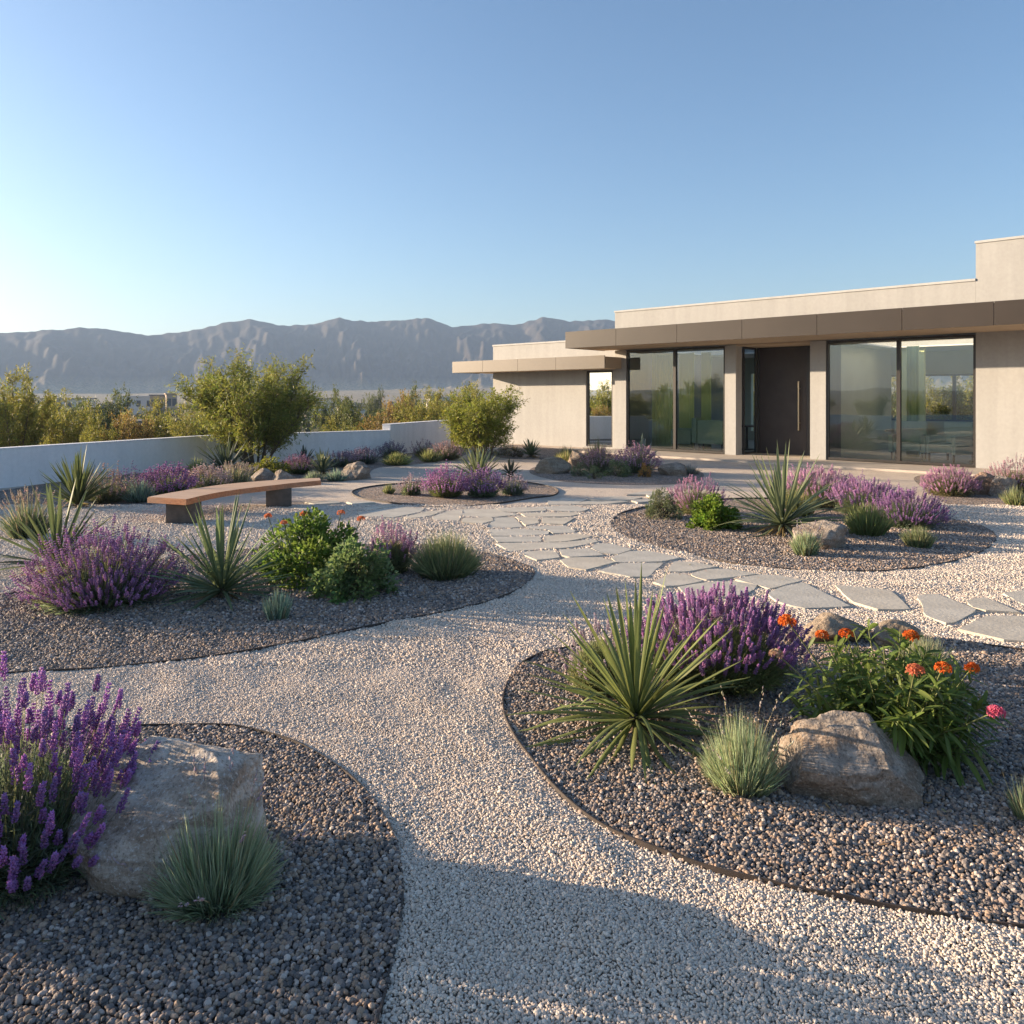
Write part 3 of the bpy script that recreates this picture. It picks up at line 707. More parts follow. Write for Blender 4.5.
def sheet(name, pts, z, mat, label, grid=None):
    bm = bmesh.new(); vs = [bm.verts.new((p[0], p[1], z)) for p in pts]; f = bm.faces.new(vs)
    if f.normal.z < 0: f.normal_flip()
    bmesh.ops.triangulate(bm, faces=[f])
    me = bpy.data.meshes.new(name); bm.to_mesh(me); bm.free(); me.materials.append(MAT[mat])
    o = link(bpy.data.objects.new(name, me)); tag(o, label, None, None, 'structure'); return o

sheet('gravel_path', [WALL_Z, (26, WALL_Z[1]), (26, 34), (-0.4, 34), (-0.6, 32.0), WALL_C, WALL_B, WALL_A], 0.0, 'path_gravel', 'pale crushed stone surface winding between the planting beds')
BED_TEXT = {'front_left': 'rounded dark gravel bed in the near left corner', 'left': 'dark gravel bed below the bench with a pointed right end', 'front_right': 'brown gravel bed holding the orange flowers',
 'right': 'oval brown gravel bed before the glass facade', 'middle': 'small oval gravel bed with violet flowers beyond the stepping stones', 'porch': 'gravel strip beside the porch', 'wing': 'gravel strip under the plain house wing wall',
 'far_right': 'gravel bed below the blank house wall', 'wall_side': 'gravel bed running along the low white wall'}
for k, p in BEDS.items():
    sheet('gravel_bed', p, 0.004, 'bed_gravel', BED_TEXT[k])

# thin steel edging round the beds
def edging(loop, label):
    n = len(loop); t = np.roll(loop, -1, 0) - np.roll(loop, 1, 0); nr = np.stack([-t[:, 1], t[:, 0]], -1); nr /= np.linalg.norm(nr, axis=1)[:, None]
    bm = bmesh.new(); rows = []
    for i in range(n):
        a = loop[i] - nr[i] * 0.003; b = loop[i] + nr[i] * 0.003
        hz = 0.025 + 0.002 * math.sin(i * 0.7)
        rows.append([bm.verts.new((*a, -0.02)), bm.verts.new((*a, hz)), bm.verts.new((*b, hz)), bm.verts.new((*b, -0.02))])
    for i in range(n):
        p, q = rows[i], rows[(i + 1) % n]
        for k in range(3): bm.faces.new((p[k], q[k], q[k + 1], p[k + 1]))
    return tag(bm_obj('bed_edging', bm, 'steel_edge'), label, 'edging')
edging(BEDS['front_left'], 'thin dark steel edging curving round the nearest left gravel bed')
edging(BEDS['left'], 'thin dark steel edging round the gravel bed below the bench')
edging(BEDS['front_right'], 'thin dark steel edging round the bed with the orange flowers')
edging(BEDS['right'], 'thin dark steel edging round the oval bed before the glass facade')
edging(BEDS['middle'], 'thin dark steel edging round the small violet bed beyond the stepping stones')

# ---- flagstones, traced on the ground
def z1(pts, ox, oy, s): return [(ox + p[0] / s, oy + p[1] / s) for p in pts]
A_ = lambda pts: z1(pts, 430, 500, 6.4)
B_ = lambda pts: z1(pts, 560, 530, 6.4)
C_ = lambda pts: z1(pts, 660, 560, 6.4)
D_ = lambda pts: z1(pts, 864, 570, 6.4)
E_ = lambda pts: z1(pts, 540, 465, 5.12)
L_ = lambda pts: z1(pts, 270, 480, 5.69)
FL = 'flat pale grey flagstone set in gravel '
STONES = [
 (A_([(20, 108), (120, 72), (205, 66), (200, 95), (183, 131), (30, 124)]), 'first stone right of the long shaded flagstone beyond the orange flowered bush'),
 (A_([(220, 63), (420, 62), (465, 80), (555, 95), (400, 110), (228, 107), (212, 92)]), 'long pointed flagstone at the fork of the stone path'),
 (A_([(218, 120), (388, 113), (402, 136), (330, 153), (212, 146)]), 'small flagstone on the near side of the path fork'),
 (A_([(434, 56), (600, 50), (735, 61), (732, 71), (560, 80), (465, 77)]), 'slim flagstone on the far side of the path fork'),
 (A_([(640, 52), (900, 39), (1005, 60), (955, 77), (800, 74), (755, 61)]), 'slim sunlit flagstone where the branch to the front door starts'),
 (A_([(595, 86), (935, 83), (955, 90), (895, 107), (625, 111)]), 'narrow flagstone just nearer than the start of the front door branch'),
 (A_([(422, 118), (530, 114), (586, 172), (382, 182), (364, 176)]), 'broad wedge flagstone left of the small triangular one'),
 (A_([(552, 113), (686, 116), (696, 150), (612, 163)]), 'small triangular flagstone in the bend of the path'),
 (A_([(722, 117), (918, 120), (850, 157), (724, 150)]), 'tapering flagstone on the outer right of the bend'),
 (A_([(384, 191), (560, 187), (750, 203), (745, 221), (560, 231), (402, 228)]), 'long flagstone crossing the left half of the bend'),
 (A_([(625, 172), (860, 166), (925, 195), (905, 209), (782, 214), (755, 192), (628, 184)]), 'curved flagstone on the right half of the bend'),
 (A_([(404, 239), (698, 236), (702, 269), (442, 272)]), 'long oblong flagstone above the clipped one by the grass clump'),
 (A_([(734, 236), (950, 217), (1016, 240), (860, 267), (742, 271)]), 'pentagonal flagstone at the right edge of the bend'),
 (A_([(446, 280), (860, 274), (1024, 257), (1066, 270), (900, 304), (532, 327)]), 'longest flagstone spanning the whole bend'),
 (A_([(574, 337), (788, 322), (826, 368), (682, 384)]), 'four sided flagstone nearest the tip of the dark bed'),
 (B_([(6, 130), (180, 123), (272, 164), (62, 177), (16, 166)]), 'flat flagstone next to the four sided one by the dark bed'),
 (B_([(8, 196), (62, 182), (250, 180), (344, 208), (165, 254), (62, 240)]), 'rounded flagstone bordering the shaded gravel'),
 (B_([(206, 119), (232, 88), (330, 92), (454, 125), (360, 157), (264, 148)]), 'five sided flagstone against the far gravel edge'),
 (B_([(336, 180), (450, 141), (560, 140), (752, 180), (640, 204), (372, 207)]), 'wide pointed flagstone nearest the round green bush bed'),
 (B_([(256, 262), (402, 214), (650, 212), (556, 299), (450, 299)]), 'big wedge flagstone just above the yucca tips'),
 (B_([(696, 270), (732, 207), (850, 210), (992, 238), (800, 271)]), 'flagstone right of the big wedge, beside open gravel'),
 (B_([(606, 335), (720, 282), (800, 292), (904, 330), (768, 357), (680, 361)]), 'flagstone touching the lavender tops near the yucca'),
 (C_([(206, 95), (302, 64), (420, 62), (612, 92), (402, 119), (302, 129), (234, 115)]), 'long flagstone behind the middle of the near lavender'),
 (C_([(136, 175), (330, 142), (478, 142), (612, 164), (596, 190), (480, 234), (200, 240)]), 'flagstone half hidden by the near lavender spikes'),
 (C_([(490, 125), (640, 97), (760, 102), (900, 130), (700, 184), (626, 160)]), 'flagstone just behind the right end of the near lavender'),
 ([(769, 594), (784, 587), (804, 583.5), (826, 595), (848, 606), (804, 608), (780, 602)], 'big flagstone behind the tan rock and topmost orange flower'),
 ([(837, 586), (862, 588), (889, 591), (908, 609), (877, 609), (853, 602)], 'big rectangular flagstone behind the two tan rocks'),
 (D_([(345, 171), (460, 162), (710, 260), (580, 333), (520, 338), (400, 294), (372, 220)]), 'curved flagstone right of the big rectangular one'),
 (D_([(655, 201), (770, 182), (990, 274), (780, 261), (702, 245)]), 'narrow diamond flagstone near the right edge'),
 (D_([(625, 385), (790, 302), (1024, 300), (1180, 320), (1180, 470), (900, 448)]), 'large flagstone at the right edge, nearest to the viewer'),
 (D_([(895, 150), (1024, 132), (1180, 140), (1180, 240), (1020, 220)]), 'flagstone at the right edge behind the narrow diamond one'),
 (E_([(45, 186), (112, 172), (236, 178), (168, 204), (42, 204)]), 'shaded flagstone at the near left of the front door branch'),
 (E_([(180, 203), (245, 186), (420, 184), (450, 188), (330, 201)]), 'shaded flagstone at the near right of the front door branch'),
 (E_([(255, 178), (370, 162), (516, 166), (470, 178), (300, 181)]), 'shaded flagstone in the middle of the front door branch'),
 (E_([(470, 180), (590, 172), (575, 184), (500, 192)]), 'shaded flagstone beside the grey mound on the front door branch'),
 (E_([(545, 151), (640, 149), (690, 142), (640, 163), (565, 165)]), 'sunlit flagstone on the front door branch behind the grey mound'),
 (E_([(450, 152), (540, 137), (630, 140), (560, 153)]), 'farthest flagstone on the front door branch'),
 (L_([(205, 126), (370, 117), (396, 130), (262, 139)]), 'far left flagstone nearest the bench leg'),
 (L_([(440, 126), (560, 121), (596, 130), (482, 139)]), 'sunlit flagstone below the small violet bed'),
 (L_([(535, 160), (680, 147), (696, 153), (562, 171)]), 'slim flagstone before the long shaded one'),
 (L_([(514, 190), (720, 157), (870, 166), (845, 185), (700, 213), (524, 205)]), 'long shaded flagstone beyond the orange flowered bush'),
 (L_([(765, 214), (890, 182), (990, 176), (915, 204), (805, 219)]), 'flagstone right of the long shaded one'),
 (L_([(140, 161), (250, 151), (325, 165), (205, 175)]), 'flagstone behind the orange flowers and before the bench'),
]
flag_polys = []
rs = random.Random(5)
for pts, lab in STONES:
    P = [ground(x, y, 0.02)[:2] for x, y in pts]; flag_polys.append(P)
    c = Vector((sum(p[0] for p in P) / len(P), sum(p[1] for p in P) / len(P)))
    P = [((p[0] - c.x) * 1.075 + c.x, (p[1] - c.y) * 1.075 + c.y) for p in P]
    # a slightly broken outline
    out = []
    for i in range(len(P)):
        a, b = Vector(P[i]), Vector(P[(i + 1) % len(P)]); L = (b - a).length; k = max(2, int(L / 0.09)); nr = Vector((-(b - a).y, (b - a).x)) / max(L, 1e-6)
        for q in range(k):
            out.append(a + (b - a) * (q / k) + nr * rs.uniform(-0.006, 0.006) - c)
    bm = bmesh.new(); add_prism(bm, out, -0.03, 0.0, 0.006)
    o = bm_obj('flagstone', bm, rs.choice(['flagstone', 'flagstone', 'flagstone_warm', 'flagstone_grey'])); o.location = (c.x, c.y, 0.026 + rs.uniform(-0.003, 0.004)); o.rotation_euler = (rs.uniform(-.006, .006), rs.uniform(-.006, .006), 0)
    tag(o, lab, 'flagstone', 'flagstones of the garden path')

# ---- loose pebbles: one object per kind of gravel, scattered stones by the hundred thousand
def pebble_group(name, seed):
    ng = bpy.data.node_groups.new(name, 'GeometryNodeTree')
    ng.interface.new_socket('Geometry', in_out='INPUT', socket_type='NodeSocketGeometry'); ng.interface.new_socket('Geometry', in_out='OUTPUT', socket_type='NodeSocketGeometry')
    N = ng.nodes; Lk = ng.links
    gi = N.new('NodeGroupInput'); go = N.new('NodeGroupOutput')
    join = N.new('GeometryNodeGeometryToInstance')
    for k in range(5):
        ico = N.new('GeometryNodeMeshIcoSphere'); ico.inputs['Subdivisions'].default_value = 3; ico.inputs['Radius'].default_value = 0.5
        sp = N.new('GeometryNodeSetPosition'); nz = N.new('ShaderNodeTexNoise'); nz.noise_dimensions = '4D'; nz.inputs['W'].default_value = k * 7.3 + seed; nz.inputs['Scale'].default_value = 1.7; nz.inputs['Detail'].default_value = 2
        sub = N.new('ShaderNodeVectorMath'); sub.operation = 'SUBTRACT'; sub.inputs[1].default_value = (0.5, 0.5, 0.5)
        sc = N.new('ShaderNodeVectorMath'); sc.operation = 'SCALE'; sc.inputs['Scale'].default_value = 0.58
        Lk.new(nz.outputs['Color'], sub.inputs[0]); Lk.new(sub.outputs[0], sc.inputs[0]); Lk.new(sc.outputs[0], sp.inputs['Offset'])
        Lk.new(ico.outputs['Mesh'], sp.inputs['Geometry'])
        sm = N.new('GeometryNodeSetMaterial'); sm.inputs['Material'].default_value = MAT['pebble']; Lk.new(sp.outputs[0], sm.inputs['Geometry'])
        Lk.new(sm.outputs[0], join.inputs['Geometry'])
    iop = N.new('GeometryNodeInstanceOnPoints'); iop.inputs['Pick Instance'].default_value = True
    Lk.new(gi.outputs[0], iop.inputs['Points']); Lk.new(join.outputs[0], iop.inputs['Instance'])
    for nm, sock in (('rot', 'Rotation'), ('scl', 'Scale')):
        na = N.new('GeometryNodeInputNamedAttribute'); na.data_type = 'FLOAT_VECTOR'; na.inputs['Name'].default_value = nm
        Lk.new(na.outputs['Attribute'], iop.inputs[sock])
    rv = N.new('FunctionNodeRandomValue'); rv.data_type = 'INT'
    for s in rv.inputs:
        if s.name == 'Max' and s.type == 'INT': s.default_value = 4
    o_int = [s for s in rv.outputs if s.type == 'INT'][0]
    Lk.new(o_int, iop.inputs['Instance Index'])
    Lk.new(iop.outputs[0], go.inputs[0])
    return ng

_rk = np.random.default_rng(99); _K = [(a_, f_, p_) for a_, f_, p_ in zip(_rk.normal(size=26) * 0.55 + 0.9, _rk.uniform(7, 26, 26), _rk.uniform(0, 6.28, 26))]
def relief(p):
    """raked and trodden unevenness of the loose stone, a centimetre or so"""
    q = p + 0.10 * np.stack([np.sin(3.1 * p[:, 1] + 1), np.sin(2.7 * p[:, 0])], -1)
    h = sum(np.sin(f_ * (q[:, 0] * math.cos(a_) + q[:, 1] * math.sin(a_)) + p_) / f_ for a_, f_, p_ in _K)
    return np.clip(0.0075 + 0.020 * h, 0.0, 0.024)

def scatter(name, pts, size, pal, label, z, seed):
    r = np.random.default_rng(seed); n = len(pts)
    s = size * np.exp(r.normal(size=n) * 0.19); scl = np.stack([s * r.uniform(0.85, 1.25, n), s * r.uniform(0.7, 1.0, n), s * r.uniform(0.5, 0.85, n)], -1)
    rot = np.stack([r.normal(size=n) * 0.45, r.normal(size=n) * 0.45, r.random(n) * 6.283], -1)
    z = z + relief(pts)[:, None]
    co = np.concatenate([pts, (z + scl[:, 2:3] * r.uniform(0.12, 0.42, (n, 1)))], 1)
    P = np.array(pal)[r.integers(0, len(pal), n)] * (1 + 0.10 * r.normal(size=(n, 1))); P = np.clip(P, 0.02, 0.8)
    me = bpy.data.meshes.new(name); me.vertices.add(n); me.vertices.foreach_set('co', co.astype(np.float32).ravel())
    for nm, dat, ty, key in (('rot', rot, 'FLOAT_VECTOR', 'vector'), ('scl', scl, 'FLOAT_VECTOR', 'vector'), ('tone', np.concatenate([P, np.ones((n, 1))], 1), 'FLOAT_COLOR', 'color')):
        at = me.attributes.new(nm, ty, 'POINT'); at.data.foreach_set(key, dat.astype(np.float32).ravel())
    me.materials.append(MAT['pebble'])
    o = link(bpy.data.objects.new(name, me)); md = o.modifiers.new('scatter', 'NODES'); md.node_group = pebble_group(name + '_nodes', seed)
    return tag(o, label, 'gravel', None, 'stuff')

def jitter_points(sp, y0, y1, seed):
    r = np.random.default_rng(seed); xm = y1 * 0.66 + 1.2
    xs = np.arange(-xm, xm, sp); ys = np.arange(y0, y1, sp * 0.87)
    X, Y = np.meshgrid(xs, ys); X[1::2] += sp / 2; p = np.stack([X.ravel(), Y.ravel()], -1) + r.uniform(-0.42, 0.42, (X.size, 2)) * sp
    return p[np.abs(p[:, 0]) < p[:, 1] * 0.66 + 1.0]
near_beds = [BEDS[k] for k in ('front_left', 'left', 'front_right', 'right')]
def not_stone(p):
    m = np.ones(len(p), bool)
    for q in flag_polys: m &= ~inside(p, q)
    return p[m]
pp = []
for sp, a, b, s in ((0.0096, 1.7, 5.0, 1), (0.0145, 5.0, 8.5, 2), (0.023, 8.5, 12.5, 3)):
    p = jitter_points(sp, a, b, s); m = np.zeros(len(p), bool)
    for q in near_beds: m |= inside(p, q)
    pp.append((not_stone(p[~m]), sp))
for i, (p, sp) in enumerate(pp):
    scatter('path_gravel_stones', p, (0.0110, 0.0155, 0.023)[i], PATH_PAL, ('pale stone chips covering the winding path close by', 'pale stone chips of the path further on', 'pale stone chips of the path by the stepping stones')[i], 0.0, 20 + i)
bp = []
for sp, a, b, s in ((0.0148, 1.6, 5.6, 4), (0.0195, 5.6, 11.5, 5)):
    p = jitter_points(sp, a, b, s); m = np.zeros(len(p), bool)
    for q in near_beds: m |= inside(p, q)
    bp.append(p[m])
scatter('bed_gravel_stones', bp[0], 0.0172, BED_PAL, 'rounded dark pebbles of the two nearest beds', 0.004, 31)
scatter('bed_gravel_stones', bp[1], 0.0215, BED_PAL, 'rounded brown pebbles of the two beds further back', 0.004, 32)

# ==================================================================== GARDEN WALLS
def wall_run(name, label, a, b, top, thick=0.22, cap=True):
    a, b = Vector((*a, 0)), Vector((*b, 0)); d = (b - a).normalized(); back = Vector((-d.y, d.x, 0))     # away from the garden
    t = empty(name, a, math.atan2(d.y, d.x), label, 'wall'); L = (b - a).length
    bm = bmesh.new(); add_box(bm, (0, 0, -1.2), (L, thick, top - 0.03), 0.006); bm_obj('wall_face', bm, 'plaster_white', t)
    bm = bmesh.new(); add_box(bm, (-0.004, -0.006, top - 0.03), (L + 0.004, thick + 0.006, top), 0.008); bm_obj('coping', bm, 'plaster_white', t)
    return t
wall_run('garden_wall', 'long low white plaster wall behind the lavender row and the bench', WALL_Z, WALL_B, 0.75)
_d = (Vector(WALL_C) - Vector(WALL_B)).normalized()
wall_run('garden_wall', 'low white plaster wall running from the large shrub to the higher wall', Vector(WALL_B) + _d * 0.002, WALL_C, 0.75)
_d2 = (Vector(WALL_D) - Vector(WALL_C)).normalized()
wall_run('garden_wall', 'higher plaster wall stepping up towards the house', Vector(WALL_C) + _d2 * 0.03, WALL_D, 0.92, 0.26)

# ==================================================================== THE HOUSE
O = Vector((10.8, 18.63, 0)); U = Vector((-0.7293, 0.6842, 0)); N_ = Vector((-0.6842, -0.7293, 0))
house = empty('house', (0, 0, 0), 0, 'modern single storey beige plaster house with flat roof and tall dark framed glass', 'house')
HM = Matrix(((U.x, N_.x, 0, O.x), (U.y, N_.y, 0, O.y), (0, 0, 1, 0), (0, 0, 0, 1)))     # (t along the facade, n outward, z) -> world
def hpart(name, boxes, mat, parent=None, bev=0.0):
    bm = bmesh.new()
    for b in boxes:
        t0, t1, n0, n1, z0, z1_ = b[:6]; add_box(bm, (min(t0, t1), min(n0, n1), z0), (max(t0, t1), max(n0, n1), z1_), b[6] if len(b) > 6 else bev)
    bmesh.ops.transform(bm, matrix=HM, verts=bm.verts)
    return bm_obj(name, bm, mat, house if parent is None else parent)

m, nt, out = new_mat('window_glass')
lw = nd(nt, 'ShaderNodeFresnel', IOR=1.7); tr = nt.nodes.new('ShaderNodeBsdfTransparent'); tr.inputs[0].default_value = (0.93, 0.97, 0.90, 1)
gl = nt.nodes.new('ShaderNodeBsdfGlossy'); gl.inputs['Roughness'].default_value = 0.004; gl.inputs['Color'].default_value = (0.92, 0.96, 0.94, 1)
gpn = nt.nodes.new('ShaderNodeNewGeometry'); wob = tex_noise(nt, gpn.outputs['Position'], 0.55, 1)
nt.links.new(bump(nt, wob.outputs[0], 0.06, 0.05), gl.inputs['Normal'])
fm = nd(nt, 'ShaderNodeMath', operation='MULTIPLY_ADD'); fm.inputs[1].default_value = 1.0; fm.inputs[2].default_value = 0.09; fm.use_clamp = True
nt.links.new(lw.outputs[0], fm.inputs[0])
mx = nt.nodes.new('ShaderNodeMixShader'); nt.links.new(fm.outputs[0], mx.inputs[0]); nt.links.new(tr.outputs[0], mx.inputs[1]); nt.links.new(gl.outputs[0], mx.inputs[2])
nt.links.new(mx.outputs[0], out.inputs['Surface']); MAT['glass'] = m

ZS = 3.19      # underside of the canopy
hpart('wall', [(-9, 0, -0.3, 0, -0.3, 5.27)], 'plaster')                                   # tall block on the right
for b in ((3.5, 3.92, -0.36, 0, 0.0, ZS - 0.006), (6.07, 6.41, -0.36, 0, 0.0, ZS - 0.006), (9.85, 10.28, -0.36, 0, -0.3, ZS - 0.006)): hpart('column', [b], 'plaster')
hpart('parapet', [(0.003, 10.28, -0.3, 0, ZS + 0.01, 4.40), (9.98, 10.28, -8.0, -0.303, -0.3, 4.40), (0.003, 10.28, -8.3, -8.003, ZS + 0.01, 4.40)], 'plaster')
hpart('coping', [(0.0035, 10.30, -0.33, 0.025, 4.403, 4.46, 0.006)], 'coping')
hpart('coping', [(-9, 0.02, -0.33, 0.025, 5.273, 5.33, 0.006)], 'coping')
hpart('wall', [(-0.3, 0, -8.0, -0.303, -0.3, 5.2)], 'plaster')
# canopy: soffit, then fascia panels with open joints
joints = [-9, -2.75, -0.80, 0.998, 2.914, 4.855, 6.77, 8.80, 10.7]
fp = [(joints[i] + 0.006, joints[i + 1] - 0.006, 1.97, 2.0, ZS, 3.69, 0.003) for i in range(len(joints) - 1)]
hpart('fascia', fp + [(10.672, 10.7, 0.006, 1.966, ZS, 3.69, 0.003)], 'bronze')
hpart('roof', [(-9, 10.668, 0.004, 1.966, 3.62, 3.66)], 'bronze')
hpart('soffit', [(-9, 10.668, 0.004, 1.966, ZS + 0.012, 3.60)], 'soffit')
# windows
def window(t0, t1, n, z0, z1_, mull, label=None):
    f = 0.055; bx = [(t0, t0 + f, n - 0.09, n, z0, z1_), (t1 - f, t1, n - 0.09, n, z0, z1_), (t0 + f, t1 - f, n - 0.09, n, z1_ - 0.06, z1_), (t0 + f, t1 - f, n - 0.09, n, z0, z0 + 0.06)]
    cuts = [t0 + f] + mull + [t1 - f]
    for q in mull: bx.append((q - 0.045, q + 0.045, n - 0.095, n + 0.005, z0 + 0.06, z1_ - 0.06))
    w = hpart('window', bx, 'frame')
    if label: w['label'] = label
    for i in range(len(cuts) - 1):
        a = cuts[i] + (0.045 if i else 0); b = cuts[i + 1] - (0.045 if i < len(cuts) - 2 else 0)
        bm = bmesh.new(); vs = [bm.verts.new(HM @ Vector(p)) for p in ((a, n - 0.05, z0 + 0.06), (b, n - 0.05, z0 + 0.06), (b, n - 0.05, z1_ - 0.06), (a, n - 0.05, z1_ - 0.06))]; bm.faces.new(vs)
        bm_obj('pane', bm, 'glass', w)
    return w
window(0.004, 3.496, -0.03, 0.06, 3.17, [1.71], 'two pane window right of the door')
window(6.414, 9.846, -0.03, 0.06, 3.17, [8.10], 'two pane window left of the door')
window(10.60, 11.68, -0.33, 0.06, 2.57, [], 'narrow window of the lower wing')
# recessed entrance
hpart('soffit', [(3.924, 6.066, -1.3, -0.004, 3.03 + 0.12, ZS + 0.005)], 'soffit')
hpart('door_frame', [(5.93, 6.00, -1.30, -1.17, 0.05, 3.145), (4.42, 4.50, -1.30, -1.17, 0.05, 3.145), (3.925, 3.97, -1.30, -1.17, 0.05, 3.145), (3.972, 4.418, -1.30, -1.17, 3.09, 3.145), (3.972, 4.418, -1.30, -1.17, 0.05, 0.11), (4.502, 5.928, -1.30, -1.17, 3.09, 3.145)], 'frame')
bm = bmesh.new(); vs = [bm.verts.new(HM @ Vector(p)) for p in ((3.972, -1.23, 0.11), (4.418, -1.23, 0.11), (4.418, -1.23, 3.09), (3.972, -1.23, 3.09))]; bm.faces.new(vs); bm_obj('side_glass', bm, 'glass', house)
door = hpart('door', [(4.504, 5.926, -1.26, -1.19, 0.055, 3.085)] + [(4.52, 5.91, -1.189, -1.186, 0.1 + i * 0.3, 0.395 + i * 0.3) for i in range(10)], 'door')
hpart('handle', [(4.70, 4.735, -1.13, -1.095, 0.75, 2.15, 0.008), (4.705, 4.73, -1.187, -1.13, 0.95, 0.98), (4.705, 4.73, -1.187, -1.13, 1.92, 1.95)], 'brass', door)
hpart('side_frame', [(6.01, 6.06, -0.42, -0.363, 0.05, 3.145), (6.01, 6.06, -1.165, -1.11, 0.05, 3.145), (6.01, 6.06, -1.108, -0.422, 3.085, 3.145), (6.01, 6.06, -1.108, -0.422, 0.05, 0.11)], 'frame')
bm = bmesh.new(); vs = [bm.verts.new(HM @ Vector(p)) for p in ((6.035, -0.422, 0.11), (6.035, -1.108, 0.11), (6.035, -1.108, 3.085), (6.035, -0.422, 3.085))]; bm.faces.new(vs); bm_obj('side_glass', bm, 'glass', house)
hpart('wall', [(3.6, 3.92, -1.3, -0.363, 0.0, 3.145)], 'plaster')
# lower wing on the left
hpart('wing_wall', [(11.684, 16.06, -0.6, -0.3, -0.4, 2.60), (10.283, 10.596, -0.6, -0.3, -0.4, 2.60), (10.598, 11.682, -0.6, -0.3, 2.573, 2.60), (15.76, 16.06, -7, -0.603, -0.4, 3.58), (10.598, 11.682, -0.6, -0.3, -0.4, 0.058)], 'plaster')
hpart('wing_wall', [(10.283, 16.06, -0.6, -0.3, 2.602, 3.58)], 'plaster')
hpart('coping', [(10.303, 16.08, -0.63, -0.275, 3.583, 3.64, 0.006)], 'coping')
wj = [10.02, 12.0, 13.7, 15.4, 17.0]
hpart('wing_fascia', [(wj[i] + 0.005, wj[i + 1] - 0.005, 0.87, 0.9, 2.59, 3.0, 0.003) for i in range(4)] + [(16.972, 17.0, -0.5, 0.866, 2.59, 3.0, 0.003)], 'tan_metal')
hpart('wing_soffit', [(10.284, 16.968, -0.296, 0.866, 2.606, 2.96), (10.026, 10.282, 0.006, 0.866, 2.606, 2.96), (16.07, 16.968, -6, -0.3, 2.606, 2.96)], 'soffit')
# inside: floor, ceiling, back wall with openings, partitions
hpart('floor', [(0.004, 10.27, -8.0, -0.13, -0.25, 0.052)], 'int_floor')
hpart('ceiling', [(0.004, 9.97, -8.0, -4.8, 3.20, 3.24), (0.004, 0.4, -4.798, -2.002, 3.20, 3.24), (3.4, 6.6, -4.798, -2.002, 3.20, 3.24), (0.004, 9.97, -2.0, -0.37, 3.20, 3.24), (9.7, 9.97, -4.798, -2.002, 3.20, 3.24)], 'plaster_white')  # unseen gaps added over both rooms to let daylight onto curtains and chairs
hpart('wing_floor', [(10.29, 15.7, -6.5, -0.61, -0.25, 0.052)], 'int_floor')
hpart('wing_partition', [(10.29, 15.7, -6.7, -6.5, -0.3, 3.4)], 'int_grey')
hpart('wing_roof', [(10.29, 15.75, -6.7, -0.61, 3.0, 3.1)], 'plaster_white')
bw = [(6.0, 6.6, 0, 3.2), (9.5, 9.97, 0, 3.2), (6.6, 9.5, 2.6, 3.2), (6.6, 9.5, 0, 0.4), (0, 0.3, 0, 3.2), (5.6, 6.0, 0, 3.2), (0.3, 5.6, 2.45, 3.2), (0.3, 5.6, 0, 0.9)]
hpart('back_wall', [(a, b, -8.0, -7.8, z0, z1_ - 0.003) for a, b, z0, z1_ in bw], 'int_grey')
hpart('back_frame', [(0.3, 5.6, -7.92, -7.86, 2.39, 2.447), (0.3, 5.6, -7.92, -7.86, 0.903, 0.96)] + [(q - 0.05, q + 0.05, -7.93, -7.85, 0.962, 2.388) for q in (0.36, 1.4, 2.45, 3.5, 4.55, 5.54)], 'frame')
for t0, t1, n0 in ((8.98, 9.9, -1.55), (8.32, 8.86, -1.55), (7.72, 8.05, -1.55), (1.98, 2.3, -2.6)):
    bm = bmesh.new(); q = 60; rows = []
    for i in range(q + 1):
        x = t0 + (t1 - t0) * i / q; y = n0 + 0.035 * math.sin(i * 0.9) + 0.012 * math.sin(i * 2.3)
        rows.append([bm.verts.new(HM @ Vector((x, y + dy, z))) for dy, z in ((0, 0.07), (0, 3.1), (-0.012, 3.1), (-0.012, 0.07))])
    for i in range(q):
        for k in range(4): bm.faces.new((rows[i][k], rows[i + 1][k], rows[i + 1][(k + 1) % 4], rows[i][(k + 1) % 4]))
    bm_obj('curtain', bm, 'int_wall', house, True)

hpart('partition', [(3.95, 4.1, -6.5, -1.32, 0.053, 3.19), (6.0, 6.15, -4.3, -1.32, 0.053, 3.19)], 'int_grey')
hpart('partition', [(2.55, 3.35, -5.2, -5.05, 0.053, 3.19)], 'int_wall')
hpart('porch', [(-2.5, 10.25, 0.012, 1.75, -0.2, 0.05, 0.01), (3.93, 6.0, -1.16, 0.008, -0.2, 0.05)], 'paving')

def hloc(t, n, z=0.053): return HM @ Vector((t, n, z))
HROT = math.atan2(U.y, U.x)
def armchair(label, t, n, rz, mat, s=1.0):
    a = empty('armchair', hloc(t, n), HROT + rz, label, 'armchair', 'armchairs inside the house')
    def pt(name, bxs, mt):
        bm = bmesh.new()
        for b in bxs: add_box(bm, b[0], b[1], 0.035 if mt == mat else 0.004)
        bm_obj(name, bm, mt, a, True if mt == mat else False)
    pt('seat', [((-.32, -.33, .24), (.32, .33, .46))], mat); pt('backrest', [((-.40, .30, .24), (.40, .46, 1.0))], mat)
    pt('armrest', [((-.44, -.33, .20), (-.325, .29, .66))], mat); pt('armrest', [((.325, -.33, .20), (.44, .29, .66))], mat)
    for x in (-.36, .36):
        for y in (-.27, .38): pt('leg', [((x - .02, y - .02, 0), (x + .02, y + .02, .24))], 'dark_wood')
    a.scale = (s, s, s); return a
armchair('green armchair behind the left glass, turned sideways', 8.25, -0.85, 1.9, MAT['fabric_teal'])
armchair('green armchair behind the left glass, beside the table', 7.35, -1.0, 0.3, MAT['fabric_teal'], 0.95)
